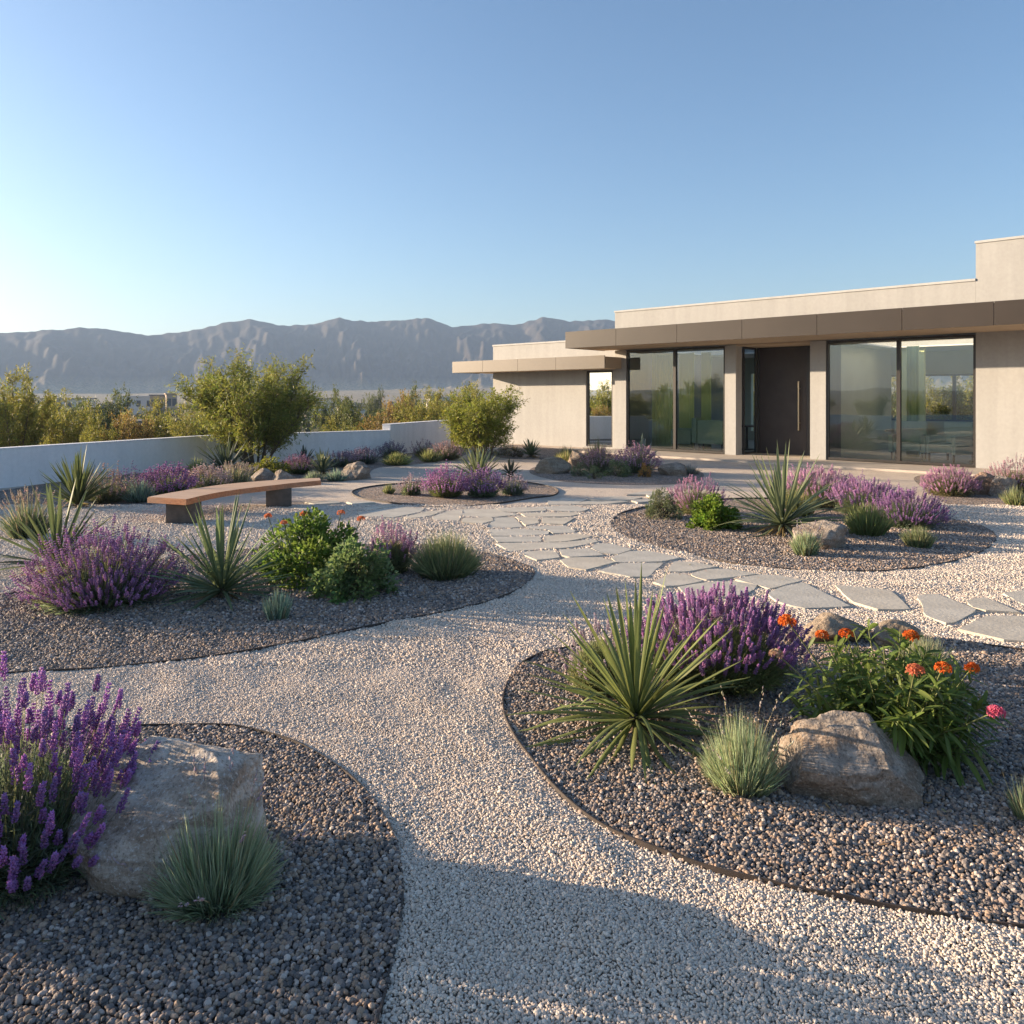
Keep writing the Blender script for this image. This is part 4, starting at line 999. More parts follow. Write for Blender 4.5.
armchair('pale armchair behind the right glass beside the mullion', 1.95, -1.6, 3.3, MAT['fabric'])
armchair('pale armchair behind the right glass near the low table', 0.95, -1.5, 2.7, MAT['fabric'])
def table(label, t, n, rad, h):
    a = empty('round_table', hloc(t, n), 0, label, 'table')
    bm = bmesh.new(); bmesh.ops.create_cone(bm, cap_ends=True, segments=40, radius1=rad, radius2=rad, depth=0.04, matrix=Matrix.Translation((0, 0, h - 0.02))); bm_obj('tabletop', bm, 'dark_wood', a)
    bm = bmesh.new(); bmesh.ops.create_cone(bm, cap_ends=True, segments=16, radius1=0.05, radius2=0.035, depth=h - 0.07, matrix=Matrix.Translation((0, 0, (h - 0.03) / 2))); bm_obj('pedestal', bm, 'frame', a)
    bm = bmesh.new(); bmesh.ops.create_cone(bm, cap_ends=True, segments=30, radius1=rad * 0.55, radius2=rad * 0.5, depth=0.03, matrix=Matrix.Translation((0, 0, 0.015))); bm_obj('base', bm, 'frame', a)
table('round dining table behind the left glass', 6.95, -2.4, 0.62, 0.76)
table('low dark table behind the right glass', 0.42, -1.9, 0.32, 0.6)

# ==================================================================== BENCH
front = [(-4.25, 10.44), (-4.17, 11.0), (-4.0, 11.5), (-3.77, 11.88), (-3.41, 12.42), (-3.06, 12.82)]
back = [(-3.17, 13.22), (-3.62, 13.0), (-4.05, 12.66), (-4.42, 12.2), (-4.68, 11.5), (-4.87, 10.68)]
bench = empty('bench', (-4.0, 11.7, 0), 0, 'curved timber slab bench on two dark stone legs', 'bench')
bm = bmesh.new(); loop = []
def dense(seq, n=6):
    P = np.array(seq); t = np.linspace(0, len(P) - 1, (len(P) - 1) * n + 1); o = []
    for q in t:
        i = min(int(q), len(P) - 2); f = q - i; a = P[max(i - 1, 0)]; b = P[i]; c = P[i + 1]; d = P[min(i + 2, len(P) - 1)]
        o.append(0.5 * ((2 * b) + (c - a) * f + (2 * a - 5 * b + 4 * c - d) * f * f + (-a + 3 * b - 3 * c + d) * f ** 3))
    return o
rw = random.Random(3)
loop = [(p[0] + 4.0 + rw.uniform(-.004, .004), p[1] - 11.7 + rw.uniform(-.004, .004)) for p in dense(front) + dense(back)]
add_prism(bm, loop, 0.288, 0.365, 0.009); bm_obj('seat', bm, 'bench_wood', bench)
for (x, y, a) in ((-4.42, 10.78, R(20)), (-3.62, 12.42, R(40))):
    bm = bmesh.new(); add_box(bm, (-.19, -.16, -0.05), (.19, .16, 0.2875), 0.008); o = bm_obj('leg', bm, 'leg_stone', bench); o.location = (x + 4.0, y - 11.7, 0); o.rotation_euler = (0, 0, a * 0.4)

# ==================================================================== ROCKS
rock('large angular boulder between lavender and grass in the near left bed', ground(172, 866), 0.68, 0.50, 0.415, 18, 'rock_light', 0.2, 5, 6, rough=0.05, hard=(0.70, 0.92), extra=[((-0.34, -0.40, 0.85), 0.42), ((0.90, -0.25, 0.35), 0.74), ((-0.15, -0.95, 0.22), 0.76), ((0.25, 0.3, 0.92), 0.70)])
rock('big rounded boulder at the foot of the orange flowers', ground(850, 786), 0.60, 0.44, 0.315, 27, 'rock', -0.1, 7, 6, rough=0.07, tilt=R(5), sink=0.32, hard=(0.72, 0.92), extra=[((-0.25, -0.55, 0.8), 0.62), ((0.75, -0.3, 0.6), 0.62), ((0.1, -1, 0.05), 0.72)])
rock('tan rock behind the orange flowers, the wider of the pair', ground(832, 640), 0.52, 0.40, 0.19, 31, 'rock_tan', 0.2)
rock('smaller tan rock right of its wider neighbour behind the orange flowers', ground(897, 646), 0.34, 0.32, 0.16, 32, 'rock_tan', 0.7)
rock('grey brown rock behind the small tuft in the oval bed', ground(820, 548), 0.62, 0.5, 0.30, 41, 'rock', -0.1)
rock('pinkish rock at the foot of the blank house wall', ground(984, 494), 0.50, 0.45, 0.38, 51, 'rock_pink', 0.3)
rock('shaded brown rock under the lavender by the blank house wall', ground(1003, 496), 0.50, 0.45, 0.36, 52, 'rock', 1.1)
rock('tan boulder at the left end of the porch bed', ground(553, 473), 0.85, 0.6, 0.36, 61, 'rock_tan', 0.1)
rock('pale rock behind the tan boulder in the porch bed', ground(578, 468), 0.55, 0.5, 0.42, 62, 'rock_tan', 0.9)
rock('long grey rock at the right end of the porch bed', ground(672, 475), 0.62, 0.5, 0.28, 63, 'rock', 0.0)
rock('smooth grey rock behind the left part of the bench seat', ground(264, 482), 0.50, 0.4, 0.28, 71, 'rock', 0.2)
rock('smooth grey rock behind the right part of the bench seat', ground(285, 483), 0.48, 0.4, 0.27, 72, 'rock', 0.8)
rock('grey boulder standing between grey balls and shaded path', ground(356, 479), 0.66, 0.5, 0.36, 73, 'rock', 0.4)

# ==================================================================== PLANTS
def sc(px, by, w): return w * (1360 / (by - HORIZON)) / 800
# near left bed
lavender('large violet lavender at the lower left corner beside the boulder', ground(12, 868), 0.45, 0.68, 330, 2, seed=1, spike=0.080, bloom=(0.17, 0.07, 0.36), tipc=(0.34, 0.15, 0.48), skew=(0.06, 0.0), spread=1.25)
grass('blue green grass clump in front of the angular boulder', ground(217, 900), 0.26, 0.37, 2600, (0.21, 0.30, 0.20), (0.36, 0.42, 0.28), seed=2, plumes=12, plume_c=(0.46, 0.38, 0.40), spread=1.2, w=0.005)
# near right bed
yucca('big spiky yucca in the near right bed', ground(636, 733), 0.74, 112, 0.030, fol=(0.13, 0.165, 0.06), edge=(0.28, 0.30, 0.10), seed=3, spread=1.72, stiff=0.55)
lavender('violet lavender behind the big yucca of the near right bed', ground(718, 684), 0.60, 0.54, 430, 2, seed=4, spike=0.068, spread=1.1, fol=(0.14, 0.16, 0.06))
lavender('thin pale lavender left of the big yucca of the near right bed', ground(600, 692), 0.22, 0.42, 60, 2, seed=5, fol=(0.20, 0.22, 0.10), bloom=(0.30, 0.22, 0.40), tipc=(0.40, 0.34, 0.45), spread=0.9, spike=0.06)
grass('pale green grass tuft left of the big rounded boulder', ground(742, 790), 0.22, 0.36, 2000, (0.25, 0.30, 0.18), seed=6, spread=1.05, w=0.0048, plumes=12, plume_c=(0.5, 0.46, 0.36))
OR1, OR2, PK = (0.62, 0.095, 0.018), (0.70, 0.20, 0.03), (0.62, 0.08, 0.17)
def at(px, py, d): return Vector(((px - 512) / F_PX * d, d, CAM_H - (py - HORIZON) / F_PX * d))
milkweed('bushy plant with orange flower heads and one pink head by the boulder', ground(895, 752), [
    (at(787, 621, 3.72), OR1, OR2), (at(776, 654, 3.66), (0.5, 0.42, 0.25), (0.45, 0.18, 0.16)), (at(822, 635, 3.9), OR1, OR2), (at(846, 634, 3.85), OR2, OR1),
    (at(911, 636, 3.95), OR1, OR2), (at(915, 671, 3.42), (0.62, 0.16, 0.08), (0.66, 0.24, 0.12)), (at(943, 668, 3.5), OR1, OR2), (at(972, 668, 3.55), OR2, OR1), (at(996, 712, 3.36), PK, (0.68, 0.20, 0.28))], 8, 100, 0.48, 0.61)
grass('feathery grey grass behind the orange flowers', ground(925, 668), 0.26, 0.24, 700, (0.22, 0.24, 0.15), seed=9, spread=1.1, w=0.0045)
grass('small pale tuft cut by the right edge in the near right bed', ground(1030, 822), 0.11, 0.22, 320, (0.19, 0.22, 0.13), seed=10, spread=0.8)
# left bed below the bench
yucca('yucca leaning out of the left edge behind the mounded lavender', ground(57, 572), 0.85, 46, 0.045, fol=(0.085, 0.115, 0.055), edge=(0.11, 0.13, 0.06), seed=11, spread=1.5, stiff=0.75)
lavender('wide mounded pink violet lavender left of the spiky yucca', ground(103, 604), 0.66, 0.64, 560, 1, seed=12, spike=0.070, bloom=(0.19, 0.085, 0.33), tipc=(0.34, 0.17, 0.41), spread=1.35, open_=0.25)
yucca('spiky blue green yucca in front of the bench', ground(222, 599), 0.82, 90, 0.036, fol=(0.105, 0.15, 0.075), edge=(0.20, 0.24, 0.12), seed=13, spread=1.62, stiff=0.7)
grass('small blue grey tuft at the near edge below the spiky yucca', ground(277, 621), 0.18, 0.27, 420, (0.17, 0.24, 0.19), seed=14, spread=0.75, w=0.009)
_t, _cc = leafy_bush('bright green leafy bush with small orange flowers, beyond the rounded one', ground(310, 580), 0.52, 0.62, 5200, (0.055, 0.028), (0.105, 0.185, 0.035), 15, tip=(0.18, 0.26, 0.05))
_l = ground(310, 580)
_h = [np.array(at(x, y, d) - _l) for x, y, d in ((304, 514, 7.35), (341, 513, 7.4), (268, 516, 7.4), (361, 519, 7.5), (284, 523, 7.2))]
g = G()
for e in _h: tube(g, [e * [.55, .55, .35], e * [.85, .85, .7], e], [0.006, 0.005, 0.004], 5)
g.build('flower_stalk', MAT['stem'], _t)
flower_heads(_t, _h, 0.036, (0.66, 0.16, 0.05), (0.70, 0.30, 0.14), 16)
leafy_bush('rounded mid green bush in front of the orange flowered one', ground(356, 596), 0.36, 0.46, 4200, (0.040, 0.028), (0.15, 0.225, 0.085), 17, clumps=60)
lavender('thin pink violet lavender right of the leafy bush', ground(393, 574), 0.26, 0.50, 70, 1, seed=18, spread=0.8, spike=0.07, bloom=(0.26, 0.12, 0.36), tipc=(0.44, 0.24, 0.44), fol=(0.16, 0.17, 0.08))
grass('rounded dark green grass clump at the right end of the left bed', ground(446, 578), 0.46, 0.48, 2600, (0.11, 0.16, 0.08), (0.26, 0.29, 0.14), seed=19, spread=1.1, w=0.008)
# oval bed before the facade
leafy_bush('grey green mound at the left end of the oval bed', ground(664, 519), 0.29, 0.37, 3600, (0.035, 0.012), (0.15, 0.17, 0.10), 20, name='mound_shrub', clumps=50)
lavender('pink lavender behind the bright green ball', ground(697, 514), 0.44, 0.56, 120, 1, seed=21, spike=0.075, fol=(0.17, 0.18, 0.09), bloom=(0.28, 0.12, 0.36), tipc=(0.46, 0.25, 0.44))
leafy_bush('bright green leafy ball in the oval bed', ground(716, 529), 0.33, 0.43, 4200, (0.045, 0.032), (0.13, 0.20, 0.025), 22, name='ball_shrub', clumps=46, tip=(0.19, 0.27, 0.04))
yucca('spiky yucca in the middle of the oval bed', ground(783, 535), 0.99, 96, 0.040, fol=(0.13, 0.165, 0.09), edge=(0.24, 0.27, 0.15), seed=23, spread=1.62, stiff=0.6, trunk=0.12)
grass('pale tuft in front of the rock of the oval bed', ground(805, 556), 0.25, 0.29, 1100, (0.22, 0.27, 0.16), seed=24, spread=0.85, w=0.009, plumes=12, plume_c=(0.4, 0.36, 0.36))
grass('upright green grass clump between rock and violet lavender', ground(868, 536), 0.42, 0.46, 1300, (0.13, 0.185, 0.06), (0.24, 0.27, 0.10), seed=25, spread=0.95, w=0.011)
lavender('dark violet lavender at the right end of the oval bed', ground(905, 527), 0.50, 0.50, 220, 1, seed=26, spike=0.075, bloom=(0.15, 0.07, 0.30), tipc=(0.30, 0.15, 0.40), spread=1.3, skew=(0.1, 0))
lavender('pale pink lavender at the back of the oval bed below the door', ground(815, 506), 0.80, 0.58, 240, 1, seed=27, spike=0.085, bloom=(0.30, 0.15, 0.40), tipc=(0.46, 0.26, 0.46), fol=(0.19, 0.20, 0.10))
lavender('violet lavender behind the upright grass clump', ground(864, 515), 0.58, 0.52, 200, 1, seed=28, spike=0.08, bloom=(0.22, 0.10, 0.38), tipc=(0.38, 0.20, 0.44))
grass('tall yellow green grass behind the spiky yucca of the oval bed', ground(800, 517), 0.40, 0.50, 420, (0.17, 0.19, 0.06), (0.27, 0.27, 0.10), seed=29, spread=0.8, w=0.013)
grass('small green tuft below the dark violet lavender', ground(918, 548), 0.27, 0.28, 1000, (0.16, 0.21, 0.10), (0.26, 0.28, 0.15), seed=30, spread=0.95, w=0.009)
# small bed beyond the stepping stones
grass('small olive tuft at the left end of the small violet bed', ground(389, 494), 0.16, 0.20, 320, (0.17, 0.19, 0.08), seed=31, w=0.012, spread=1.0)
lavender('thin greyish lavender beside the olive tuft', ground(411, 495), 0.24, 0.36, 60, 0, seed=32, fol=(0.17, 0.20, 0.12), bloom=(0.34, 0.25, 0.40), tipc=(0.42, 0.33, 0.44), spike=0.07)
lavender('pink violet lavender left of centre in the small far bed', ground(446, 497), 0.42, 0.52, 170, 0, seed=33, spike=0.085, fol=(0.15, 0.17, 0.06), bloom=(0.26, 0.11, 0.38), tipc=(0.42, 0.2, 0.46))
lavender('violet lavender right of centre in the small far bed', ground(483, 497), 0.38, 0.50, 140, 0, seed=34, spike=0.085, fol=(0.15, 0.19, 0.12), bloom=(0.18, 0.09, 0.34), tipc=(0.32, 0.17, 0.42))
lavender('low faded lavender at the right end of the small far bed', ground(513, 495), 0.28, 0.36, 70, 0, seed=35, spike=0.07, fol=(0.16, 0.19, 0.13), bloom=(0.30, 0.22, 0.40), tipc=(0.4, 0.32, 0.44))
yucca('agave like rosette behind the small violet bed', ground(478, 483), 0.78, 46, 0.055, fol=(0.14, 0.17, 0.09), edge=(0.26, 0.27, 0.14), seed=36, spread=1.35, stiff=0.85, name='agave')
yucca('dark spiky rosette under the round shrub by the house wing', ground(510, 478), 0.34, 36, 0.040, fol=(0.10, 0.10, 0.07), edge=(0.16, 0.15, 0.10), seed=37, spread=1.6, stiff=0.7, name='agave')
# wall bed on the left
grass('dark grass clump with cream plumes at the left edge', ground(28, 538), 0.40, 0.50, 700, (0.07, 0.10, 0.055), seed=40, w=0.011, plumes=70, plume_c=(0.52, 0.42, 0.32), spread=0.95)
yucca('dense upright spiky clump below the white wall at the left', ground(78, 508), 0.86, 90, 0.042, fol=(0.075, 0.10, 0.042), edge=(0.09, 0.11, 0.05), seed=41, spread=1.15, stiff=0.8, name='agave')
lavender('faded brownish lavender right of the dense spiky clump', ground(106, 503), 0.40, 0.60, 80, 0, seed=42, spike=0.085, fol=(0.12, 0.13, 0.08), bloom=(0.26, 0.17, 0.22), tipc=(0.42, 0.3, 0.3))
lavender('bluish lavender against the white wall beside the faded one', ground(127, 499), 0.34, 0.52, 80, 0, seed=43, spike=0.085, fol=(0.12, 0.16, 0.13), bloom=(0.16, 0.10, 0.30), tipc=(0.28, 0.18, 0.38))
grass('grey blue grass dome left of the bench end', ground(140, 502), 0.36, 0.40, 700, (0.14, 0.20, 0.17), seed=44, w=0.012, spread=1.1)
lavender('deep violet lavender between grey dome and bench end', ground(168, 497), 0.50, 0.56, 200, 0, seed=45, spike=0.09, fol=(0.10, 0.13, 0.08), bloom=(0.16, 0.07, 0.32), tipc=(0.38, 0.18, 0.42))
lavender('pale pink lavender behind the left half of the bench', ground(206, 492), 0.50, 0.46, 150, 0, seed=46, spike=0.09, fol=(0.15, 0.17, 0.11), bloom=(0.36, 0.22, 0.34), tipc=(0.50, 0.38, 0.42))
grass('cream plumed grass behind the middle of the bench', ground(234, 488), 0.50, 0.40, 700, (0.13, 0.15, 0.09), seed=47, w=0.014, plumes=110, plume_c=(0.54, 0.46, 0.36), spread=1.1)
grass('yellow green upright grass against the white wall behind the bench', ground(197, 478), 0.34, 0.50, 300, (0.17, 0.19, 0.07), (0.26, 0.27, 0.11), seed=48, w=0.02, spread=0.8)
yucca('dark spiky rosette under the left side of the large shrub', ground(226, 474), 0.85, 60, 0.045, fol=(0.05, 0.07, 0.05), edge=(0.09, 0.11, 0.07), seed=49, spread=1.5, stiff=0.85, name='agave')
leafy_bush('yellow green bush behind the smooth grey rocks', ground(271, 477), 0.48, 0.42, 1700, (0.05, 0.03), (0.16, 0.17, 0.025), 50, clumps=46, tip=(0.28, 0.25, 0.04))
lavender('pink violet lavender between yellow bush and pale agave', ground(299, 474), 0.38, 0.42, 110, 0, seed=51, spike=0.085, fol=(0.10, 0.13, 0.05), bloom=(0.28, 0.12, 0.30), tipc=(0.44, 0.26, 0.4))
yucca('pale green agave right of the pink violet lavender by the large shrub', ground(322, 475), 0.56, 44, 0.055, fol=(0.14, 0.17, 0.10), edge=(0.25, 0.26, 0.16), seed=52, spread=1.35, stiff=0.85, name='agave')
yucca('dark blue agave under the right side of the large shrub', ground(304, 467), 0.46, 44, 0.050, fol=(0.06, 0.085, 0.065), edge=(0.1, 0.13, 0.1), seed=53, spread=1.4, stiff=0.85, name='agave')
grass('grey dome plant right of the bench end', ground(314, 481), 0.30, 0.24, 420, (0.16, 0.20, 0.15), seed=54, w=0.013, spread=1.25)
grass('grey blue dome plant left of the standing boulder', ground(336, 481), 0.32, 0.28, 460, (0.14, 0.20, 0.16), seed=55, w=0.013, spread=1.25)
lavender('bluish lavender at the low wall left of the step', ground(342, 467), 0.55, 0.36, 110, 0, seed=56, spike=0.085, fol=(0.11, 0.13, 0.11), bloom=(0.16, 0.12, 0.27), tipc=(0.26, 0.2, 0.34))
lavender('bluish lavender in the middle of the low wall', ground(364, 464), 0.55, 0.38, 110, 0, seed=57, spike=0.085, fol=(0.11, 0.13, 0.11), bloom=(0.16, 0.12, 0.27), tipc=(0.26, 0.2, 0.34))
lavender('dark lavender right below the step in the wall', ground(392, 458), 0.46, 0.44, 90, 0, seed=58, spike=0.085, fol=(0.09, 0.11, 0.09), bloom=(0.13, 0.10, 0.24), tipc=(0.22, 0.17, 0.3))
grass('yellow green grass dome below the step in the wall', ground(397, 465), 0.62, 0.36, 700, (0.18, 0.20, 0.07), seed=59, w=0.016, spread=1.25)
grass('olive grass dome below the higher wall', ground(430, 462), 0.50, 0.40, 500, (0.17, 0.18, 0.07), seed=60, w=0.016, spread=1.15)
lavender('brownish pink lavender below the higher wall', ground(447, 460), 0.52, 0.50, 110, 0, seed=61, spike=0.09, fol=(0.16, 0.15, 0.09), bloom=(0.28, 0.16, 0.26), tipc=(0.42, 0.3, 0.36))
lavender('dark thin lavender against the higher wall', ground(424, 457), 0.40, 0.52, 60, 0, seed=62, spike=0.085, fol=(0.11, 0.12, 0.08), bloom=(0.18, 0.12, 0.26), tipc=(0.3, 0.22, 0.32))
# wing and porch beds
yucca('small agave standing alone before the plain wing wall', ground(531, 457.5), 0.47, 44, 0.055, fol=(0.11, 0.14, 0.07), edge=(0.22, 0.23, 0.12), seed=63, spread=1.35, stiff=0.9, name='agave')
leafy_bush('grey blue bush at the left corner of the wing wall', ground(501, 455), 0.48, 0.50, 900, (0.06, 0.02), (0.17, 0.20, 0.17), 64, clumps=36)
leafy_bush('low brownish bush left of the lone agave', ground(513, 457), 0.34, 0.26, 600, (0.05, 0.02), (0.12, 0.11, 0.07), 65, clumps=30)
grass('dark wispy grass before the wing wall near its window', ground(567, 460), 0.50, 0.46, 420, (0.13, 0.15, 0.08), seed=66, w=0.014, spread=1.2)
grass('tall thin grass below the narrow window', ground(597, 460), 0.50, 0.66, 300, (0.15, 0.17, 0.08), seed=67, w=0.014, spread=0.9)
grass('yellowish grass dome behind the tan boulder', ground(566, 465), 0.40, 0.42, 460, (0.24, 0.23, 0.09), seed=68, w=0.015, spread=1.1)
leafy_bush('larger grey green ball of the pair before the porch lavender', ground(580, 476), 0.22, 0.32, 900, (0.04, 0.014), (0.19, 0.22, 0.13), 69, name='mound_shrub', clumps=36)
leafy_bush('smaller grey green ball of the pair before the porch lavender', ground(594, 479), 0.17, 0.24, 700, (0.04, 0.014), (0.20, 0.22, 0.11), 70, name='mound_shrub', clumps=30)
lavender('brown pink lavender in the middle of the porch bed', ground(600, 472), 0.50, 0.56, 120, 0, seed=71, spike=0.09, fol=(0.14, 0.14, 0.10), bloom=(0.24, 0.14, 0.26), tipc=(0.38, 0.25, 0.34))
leafy_bush('green mound in front of the right porch lavender', ground(618, 476), 0.34, 0.36, 1200, (0.05, 0.02), (0.17, 0.20, 0.10), 72, name='mound_shrub', clumps=40)
lavender('tall pink lavender in the porch bed by the glass', ground(637, 473), 0.56, 0.66, 160, 0, seed=73, spike=0.095, fol=(0.14, 0.16, 0.11), bloom=(0.28, 0.14, 0.34), tipc=(0.44, 0.26, 0.42))
leafy_bush('tiny orange brown tuft at the front of the porch bed', ground(644, 477), 0.14, 0.26, 500, (0.035, 0.016), (0.42, 0.24, 0.07), 74, name='mound_shrub', clumps=24)
grass('grey wispy plant over the long grey rock', ground(690, 474), 0.34, 0.26, 380, (0.22, 0.22, 0.20), seed=75, w=0.012, spread=1.2)
yucca('blue grey agave right against the left glass', ground(641, 466), 0.72, 30, 0.085, fol=(0.15, 0.18, 0.18), edge=(0.2, 0.23, 0.22), seed=76, spread=1.1, stiff=0.95, name='agave')
# by the blank wall on the right
lavender('rounded pink lavender below the right end of the glass', ground(950, 495), 0.48, 0.50, 200, 1, seed=77, spike=0.075, fol=(0.19, 0.17, 0.09), bloom=(0.27, 0.12, 0.34), tipc=(0.42, 0.23, 0.42), spread=1.3)
lavender('tall brownish lavender at the right edge before the blank wall', ground(1014, 492), 0.46, 0.62, 130, 1, seed=78, spike=0.085, fol=(0.17, 0.16, 0.09), bloom=(0.26, 0.15, 0.30), tipc=(0.42, 0.27, 0.38))
grass('bright green tuft at the right edge below the brownish lavender', ground(1016, 506), 0.30, 0.34, 560, (0.19, 0.23, 0.09), (0.28, 0.30, 0.15), seed=79, w=0.010, spread=1.0)

# dry leaf bits lying on the near beds
r = np.random.default_rng(123); g = G()
for cx, cy, n_, sp_ in ((0.62, 4.0, 150, 0.45), (1.75, 3.5, 110, 0.45), (-1.7, 2.9, 110, 0.4), (-2.45, 6.6, 110, 0.6), (-3.1, 6.2, 90, 0.7), (-1.7, 6.9, 90, 0.6), (2.6, 7.9, 110, 0.8), (1.2, 4.7, 90, 0.5)):
    p = np.stack([cx + r.normal(size=n_) * sp_, cy + r.normal(size=n_) * sp_ * 0.8, np.full(n_, 0.026) + r.random(n_) * 0.012], -1)
    dd = unit(np.stack([r.normal(size=n_), r.normal(size=n_), r.normal(size=n_) * 0.18], -1))
    c = vary((0.30, 0.21, 0.11), n_, 0.3, 0.1, r)
    ribbons(g, p, dd, r.uniform(0.012, 0.05, n_), r.uniform(0.003, 0.008, n_), -0.05, 3, P_LEAF, c, c * 1.1, r=r, twist=unit(np.stack([0 * p[:, 0], 0 * p[:, 0], 1 + 0 * p[:, 0]], -1) + r.normal(size=(n_, 3)) * 0.4))
tag(g.build('leaf_litter', MAT['leaf']), 'dry leaf bits and flakes lying among the pebbles of the beds', 'litter', None, 'stuff')

# shrubs with trunks
woody('large_shrub', 'large many stemmed shrub with fine leaves at the corner of the low white wall', 'shrub', ground(257, 468), 1.9, 2.62, 80, 17, (0.085, 0.020), 12, (0.18, 0.205, 0.04), (0.27, 0.27, 0.06), 0.030, (18, 12), 0.95, low=0.15)
woody('round_shrub', 'round yellow green shrub between the higher wall and the house wing', 'shrub', ground(484, 459), 1.55, 1.86, 81, 13, (0.085, 0.022), 12, (0.19, 0.215, 0.03), (0.26, 0.27, 0.05), 0.022, (13, 10), 0.7, low=0.18)

# ---- scrub beyond the walls, three plants copied about
def scrub_spot(px, d): return Vector(((px - 512) / F_PX * d, d, -0.6 - min(3.5, max(0, d - 22) * 0.05)))
pr = [woody('desert_shrub', '', 'shrub', (0, 0, 0), 1.6, 2.6, 90, 13, (0.11, 0.026), 10, (0.21, 0.21, 0.045), (0.30, 0.27, 0.06), 0.025, (11, 9), 1.0, low=0.06),
      woody('desert_shrub', '', 'shrub', (0, 0, 0), 1.9, 2.1, 91, 12, (0.10, 0.036), 10, (0.08, 0.105, 0.03), (0.13, 0.14, 0.04), 0.025, (11, 9), 0.6, low=0.06),
      woody('desert_shrub', '', 'shrub', (0, 0, 0), 1.5, 1.5, 92, 12, (0.09, 0.030), 10, (0.22, 0.15, 0.05), (0.30, 0.19, 0.06), 0.02, (9, 8), 0.6, low=0.06)]
first = [True] * 3
GRP = 'wild shrubs beyond the garden walls'
def scrub(k, px, d, top_y, w_px, label, rz):
    """top_y and w_px give its real height and width at this distance"""
    loc = scrub_spot(px, d); H = CAM_H - (top_y - HORIZON) / F_PX * d - loc.z; W = w_px * d / F_PX
    s = (W / (3.2, 3.8, 3.0)[k], W / (3.2, 3.8, 3.0)[k], H / (2.6, 2.1, 1.5)[k])
    if first[k]:
        first[k] = False; o = pr[k]; o.location = loc; o.rotation_euler = (0, 0, rz); o.scale = s; o['label'] = label; o['group'] = GRP; return o
    return copy_tree(pr[k], loc, rz, s, label, GRP)
SH = [
 (0, 14, 23, 374, 92, 'tall feathery shrub at the left edge behind the white wall'), (0, 62, 26, 396, 80, 'yellowish shrub right of the tall feathery one at the left edge'),
 (1, 103, 56, 392, 70, 'dark green tree rising above the yellowish shrubs on the left'), (2, 132, 24, 416, 54, 'low reddish shrub just over the white wall below the dark tree'),
 (0, 152, 29, 403, 66, 'yellow green shrub between the dark tree and the thin pole'), (0, 190, 27, 404, 62, 'yellow green shrub behind the thin pole'),
 (0, 98, 24, 420, 50, 'low yellow shrub in front of the dark green tree'), (0, 226, 32, 398, 70, 'shrub hidden mostly by the large many stemmed shrub'),
 (1, 338, 66, 392, 62, 'dark tree right behind the large many stemmed shrub'), (1, 362, 40, 404, 62, 'dark green shrub left of the far white building'),
 (2, 400, 44, 397, 46, 'brownish upright shrub right of the far white building'), (0, 336, 27, 420, 48, 'low olive shrub over the low wall beside the large shrub'),
 (2, 384, 29, 418, 60, 'low orange brown shrub just over the step in the wall'), (0, 428, 36, 393, 78, 'broad yellow green shrub behind the higher wall'),
 (0, 466, 38, 388, 84, 'yellow green shrub behind the round one, towards the house'), (1, 415, 90, 389, 50, 'distant dark tree above the broad yellow green shrub'),
 (1, 375, 140, 390, 26, 'far dark tree beyond the white building'), (1, 462, 110, 388, 60, 'distant tree left of the house wing'),
 (0, -70, 22, 380, 110, 'feathery shrub beyond the left edge'), (1, 30, 70, 391, 70, 'dark tree far behind the tall feathery shrub')]
for i, (k, px, d, ty, w, lab) in enumerate(SH): scrub(k, px, d, ty, w, lab, i * 1.3)

# shrubs standing out of sight to the left, whose shade falls over the front of the garden
for i, (q, a, w, h) in enumerate(((2.35, 7.0, 1.2, 0.95), (1.3, 6.6, 1.6, 1.22), (0.3, 7.6, 1.7, 1.30), (-0.6, 7.2, 1.7, 1.28), (-1.6, 7.6, 1.8, 1.3))):
    p = Vector((0.297 * q - 0.955 * a, 0.955 * q + 0.297 * a, 0))
    copy_tree(pr[0], p, i * 2.1, (w / 2.5, w / 2.5, h / 2.75), 'feathery shrub beside the viewer that shades the near gravel', 'shrubs beside the viewer')
# trees behind the viewer, seen mirrored in the glass
rb = random.Random(9)
for i in range(16):
    a = R(195 + i * 4.2); d = rb.uniform(46, 66)
    copy_tree(pr[i % 2], (d * math.cos(a) - 2, d * math.sin(a) + 6, -0.6), i, rb.uniform(0.75, 1.1), 'wild tree standing behind the viewer', 'trees behind the viewer')
for i, (t, n) in enumerate(((0.6, -13), (2.0, -14), (3.4, -12.5), (1.2, -16), (2.8, -17), (5.0, -14), (6.6, -15), (8.2, -13.5), (9.8, -15), (11.5, -14), (13.5, -15.5), (-1, -15))):
    copy_tree(pr[i % 2], hloc(t, n, -0.4), i * 1.7, 1.15, 'tree in the yard behind the house, glimpsed through the rooms', 'trees in the yard behind the house')

for i, (x, y, h_) in enumerate(((-19, 23.5, 2.9), (-21, 20.5, 2.7), (-24, 17.5, 2.9), (-23, 25.5, 3.1), (-20.5, 15.0, 2.6))):
    copy_tree(pr[i % 2], (x, y, -0.6), i * 1.9, (1.35, 1.35, h_ / 2.6), 'wild shrub outside the wall beyond the left edge', 'shrubs beyond the left edge')

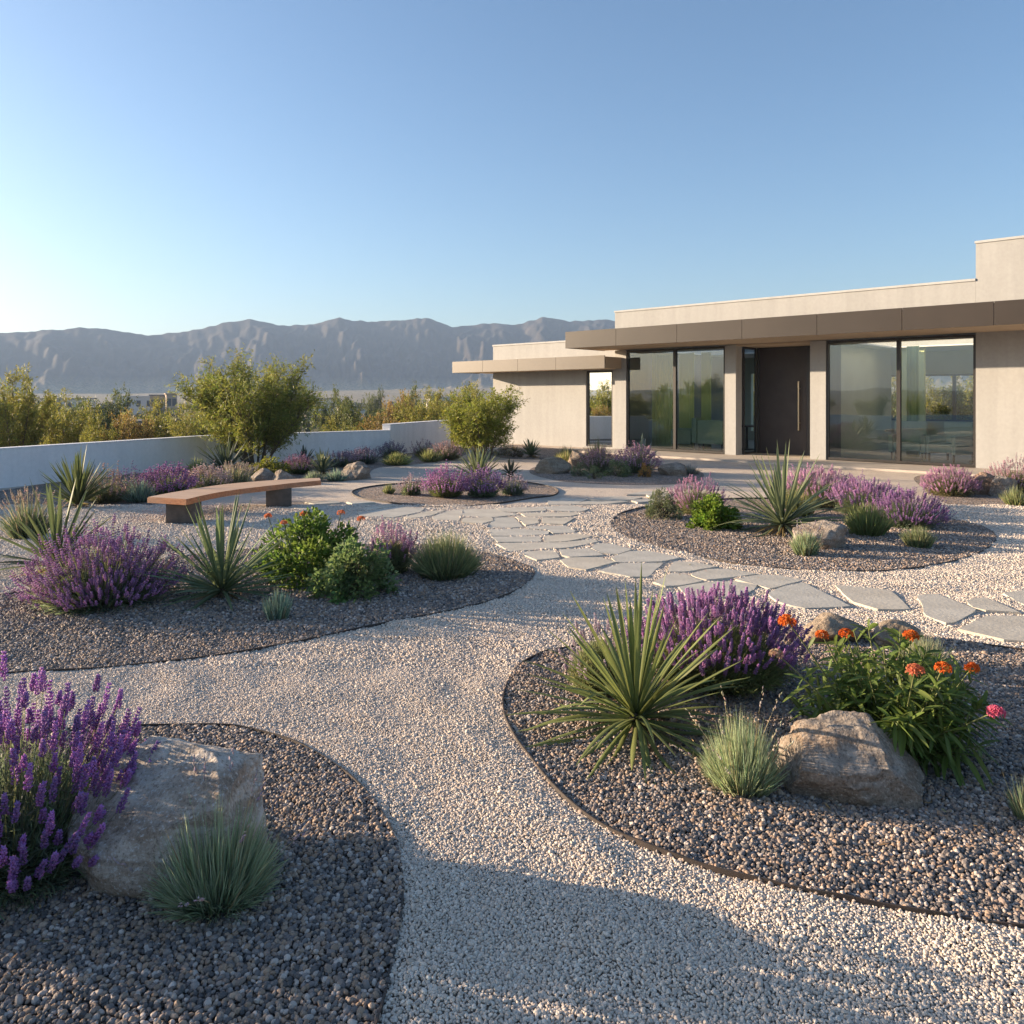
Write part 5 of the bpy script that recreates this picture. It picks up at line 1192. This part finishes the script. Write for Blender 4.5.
# far scrub over the valley floor
r = np.random.default_rng(77); g = G(); n = 2600
a = r.uniform(-0.95, 0.75, n); d = 60 * (620 / 60) ** r.random(n)
for i in range(n):
    x, y = math.sin(a[i]) * d[i], math.cos(a[i]) * d[i]; s = r.uniform(0.6, 1.7) * (1 + d[i] / 600); z = -4.05
    if d[i] > 500: z += 14 * ((d[i] - 500) / 640) ** 2
    if d[i] < 92: z = -0.6 - min(3.5, (d[i] - 22) * 0.05)
    k = 16; dd, th, ph = dome_dirs(k, 1.6, r, 0.6); c = vary((0.11, 0.115, 0.045) if r.random() < 0.6 else (0.06, 0.075, 0.035), k, 0.2, 0.08, r)
    cen = dd * r.uniform(0.4, 0.9, (k, 1)) * [s, s, s * 0.9] + [x, y, z + 0.2 * s]
    blobs(g, cen, unit(dd + r.normal(size=(k, 3)) * 0.4), s * 0.32, s * 0.22, c, r)
tag(g.build('valley_scrub', MAT['leaf'], None, False), 'low scrub scattered over the far valley floor', 'scrub', None, 'stuff')

# far houses of the valley town
MAT['far_white'] = noise_mat('far_white', (0.55, 0.53, 0.50), (0.62, 0.60, 0.56), 0.6, 0.9, 0.05, 0.02, 3, 0.2)
MAT['far_tan'] = noise_mat('far_tan', (0.34, 0.26, 0.19), (0.40, 0.31, 0.23), 0.6, 0.9, 0.05, 0.02, 3, 0.2)
MAT['far_roof'] = noise_mat('far_roof', (0.16, 0.15, 0.15), (0.22, 0.20, 0.19), 0.6, 0.9, 0.05, 0.02, 3, 0.2)
MAT['far_pane'] = noise_mat('far_pane', (0.03, 0.035, 0.04), (0.05, 0.055, 0.06), 0.6, 0.3, 0.05, 0.02, 3, 0.5)
def far_house(label, px, d, w, h, dep, mat, roofmat, rz, base=-3.9):
    t = empty('far_building', ((px - 512) / F_PX * d, d, base), rz, label, 'building', 'buildings of the valley town')
    bm = bmesh.new(); add_box(bm, (-w / 2, -dep / 2, -1), (w / 2, dep / 2, h)); bm_obj('wall', bm, mat, t)
    bm = bmesh.new(); add_box(bm, (-w / 2 - .3, -dep / 2 - .3, h + 0.01), (w / 2 + .3, dep / 2 + .3, h + 0.35)); bm_obj('roof', bm, roofmat, t)
    k = max(2, int(w / 3))
    for i in range(k):
        x = -w / 2 + w * (i + 0.5) / k; bm = bmesh.new(); add_box(bm, (x - 0.6, -dep / 2 - 0.05, h * 0.45), (x + 0.6, -dep / 2 + 0.01, h * 0.8)); bm_obj('window', bm, 'far_pane', t)
far_house('low white building seen between shrubs left of the higher wall', 357, 150, 6.5, 3.6, 6, 'far_white', 'far_roof', 0.35)
far_house('long pale building on the valley floor left of the thin pole', 137, 260, 12, 5.6, 8, 'far_white', 'far_white', 0.2)
far_house('brown block building left of the large shrub', 158, 250, 4, 6.0, 5, 'far_tan', 'far_roof', 0.3)
far_house('tall brown block building nearest the thin pole', 171, 246, 3, 6.4, 4, 'far_tan', 'far_tan', 0.5)
far_house('low grey roofed building beyond the dark green tree', 70, 260, 13, 4.9, 8, 'far_white', 'far_roof', 0.1)
far_house('grey roofed shed between the yellow shrubs on the left', 112, 60, 5, 2.2, 4, 'far_tan', 'far_roof', 0.6, -2.6)
far_house('small pale building near the dark tree by the large shrub', 326, 240, 8, 4.9, 6, 'far_white', 'far_roof', 0.2)
far_house('small white building far behind the broad yellow green shrub', 440, 290, 9, 5.4, 6, 'far_white', 'far_white', 0.3)
pole = empty('pole', scrub_spot(186, 34), 0, 'thin pale pole rising among shrubs behind the white wall', 'pole')
g = G(); tube(g, [(0, 0, 0), (0, 0, 1.2), (0, 0, 2.75)], [0.06, 0.055, 0.045], 8); g.build('shaft', MAT['far_white'], pole)
g = G(); tube(g, [(0, 0, 2.75), (0, 0, 2.79), (0, 0, 2.83)], [0.05, 0.075, 0.03], 8); g.build('cap', MAT['far_roof'], pole)

# ==================================================================== AIR
bm = bmesh.new(); add_box(bm, (-3400, -3400, -8), (3400, 3400, 172))
m, nt, out = new_mat('haze')
pv = nt.nodes.new('ShaderNodeVolumePrincipled'); pv.inputs['Color'].default_value = (0.50, 0.69, 1.0, 1); pv.inputs['Density'].default_value = 0.00023; pv.inputs['Anisotropy'].default_value = 0.1
nt.links.new(pv.outputs[0], out.inputs['Volume'])
tag(bm_obj('haze', bm, m), 'thin blue air softening the far mountains', None, None, 'stuff')
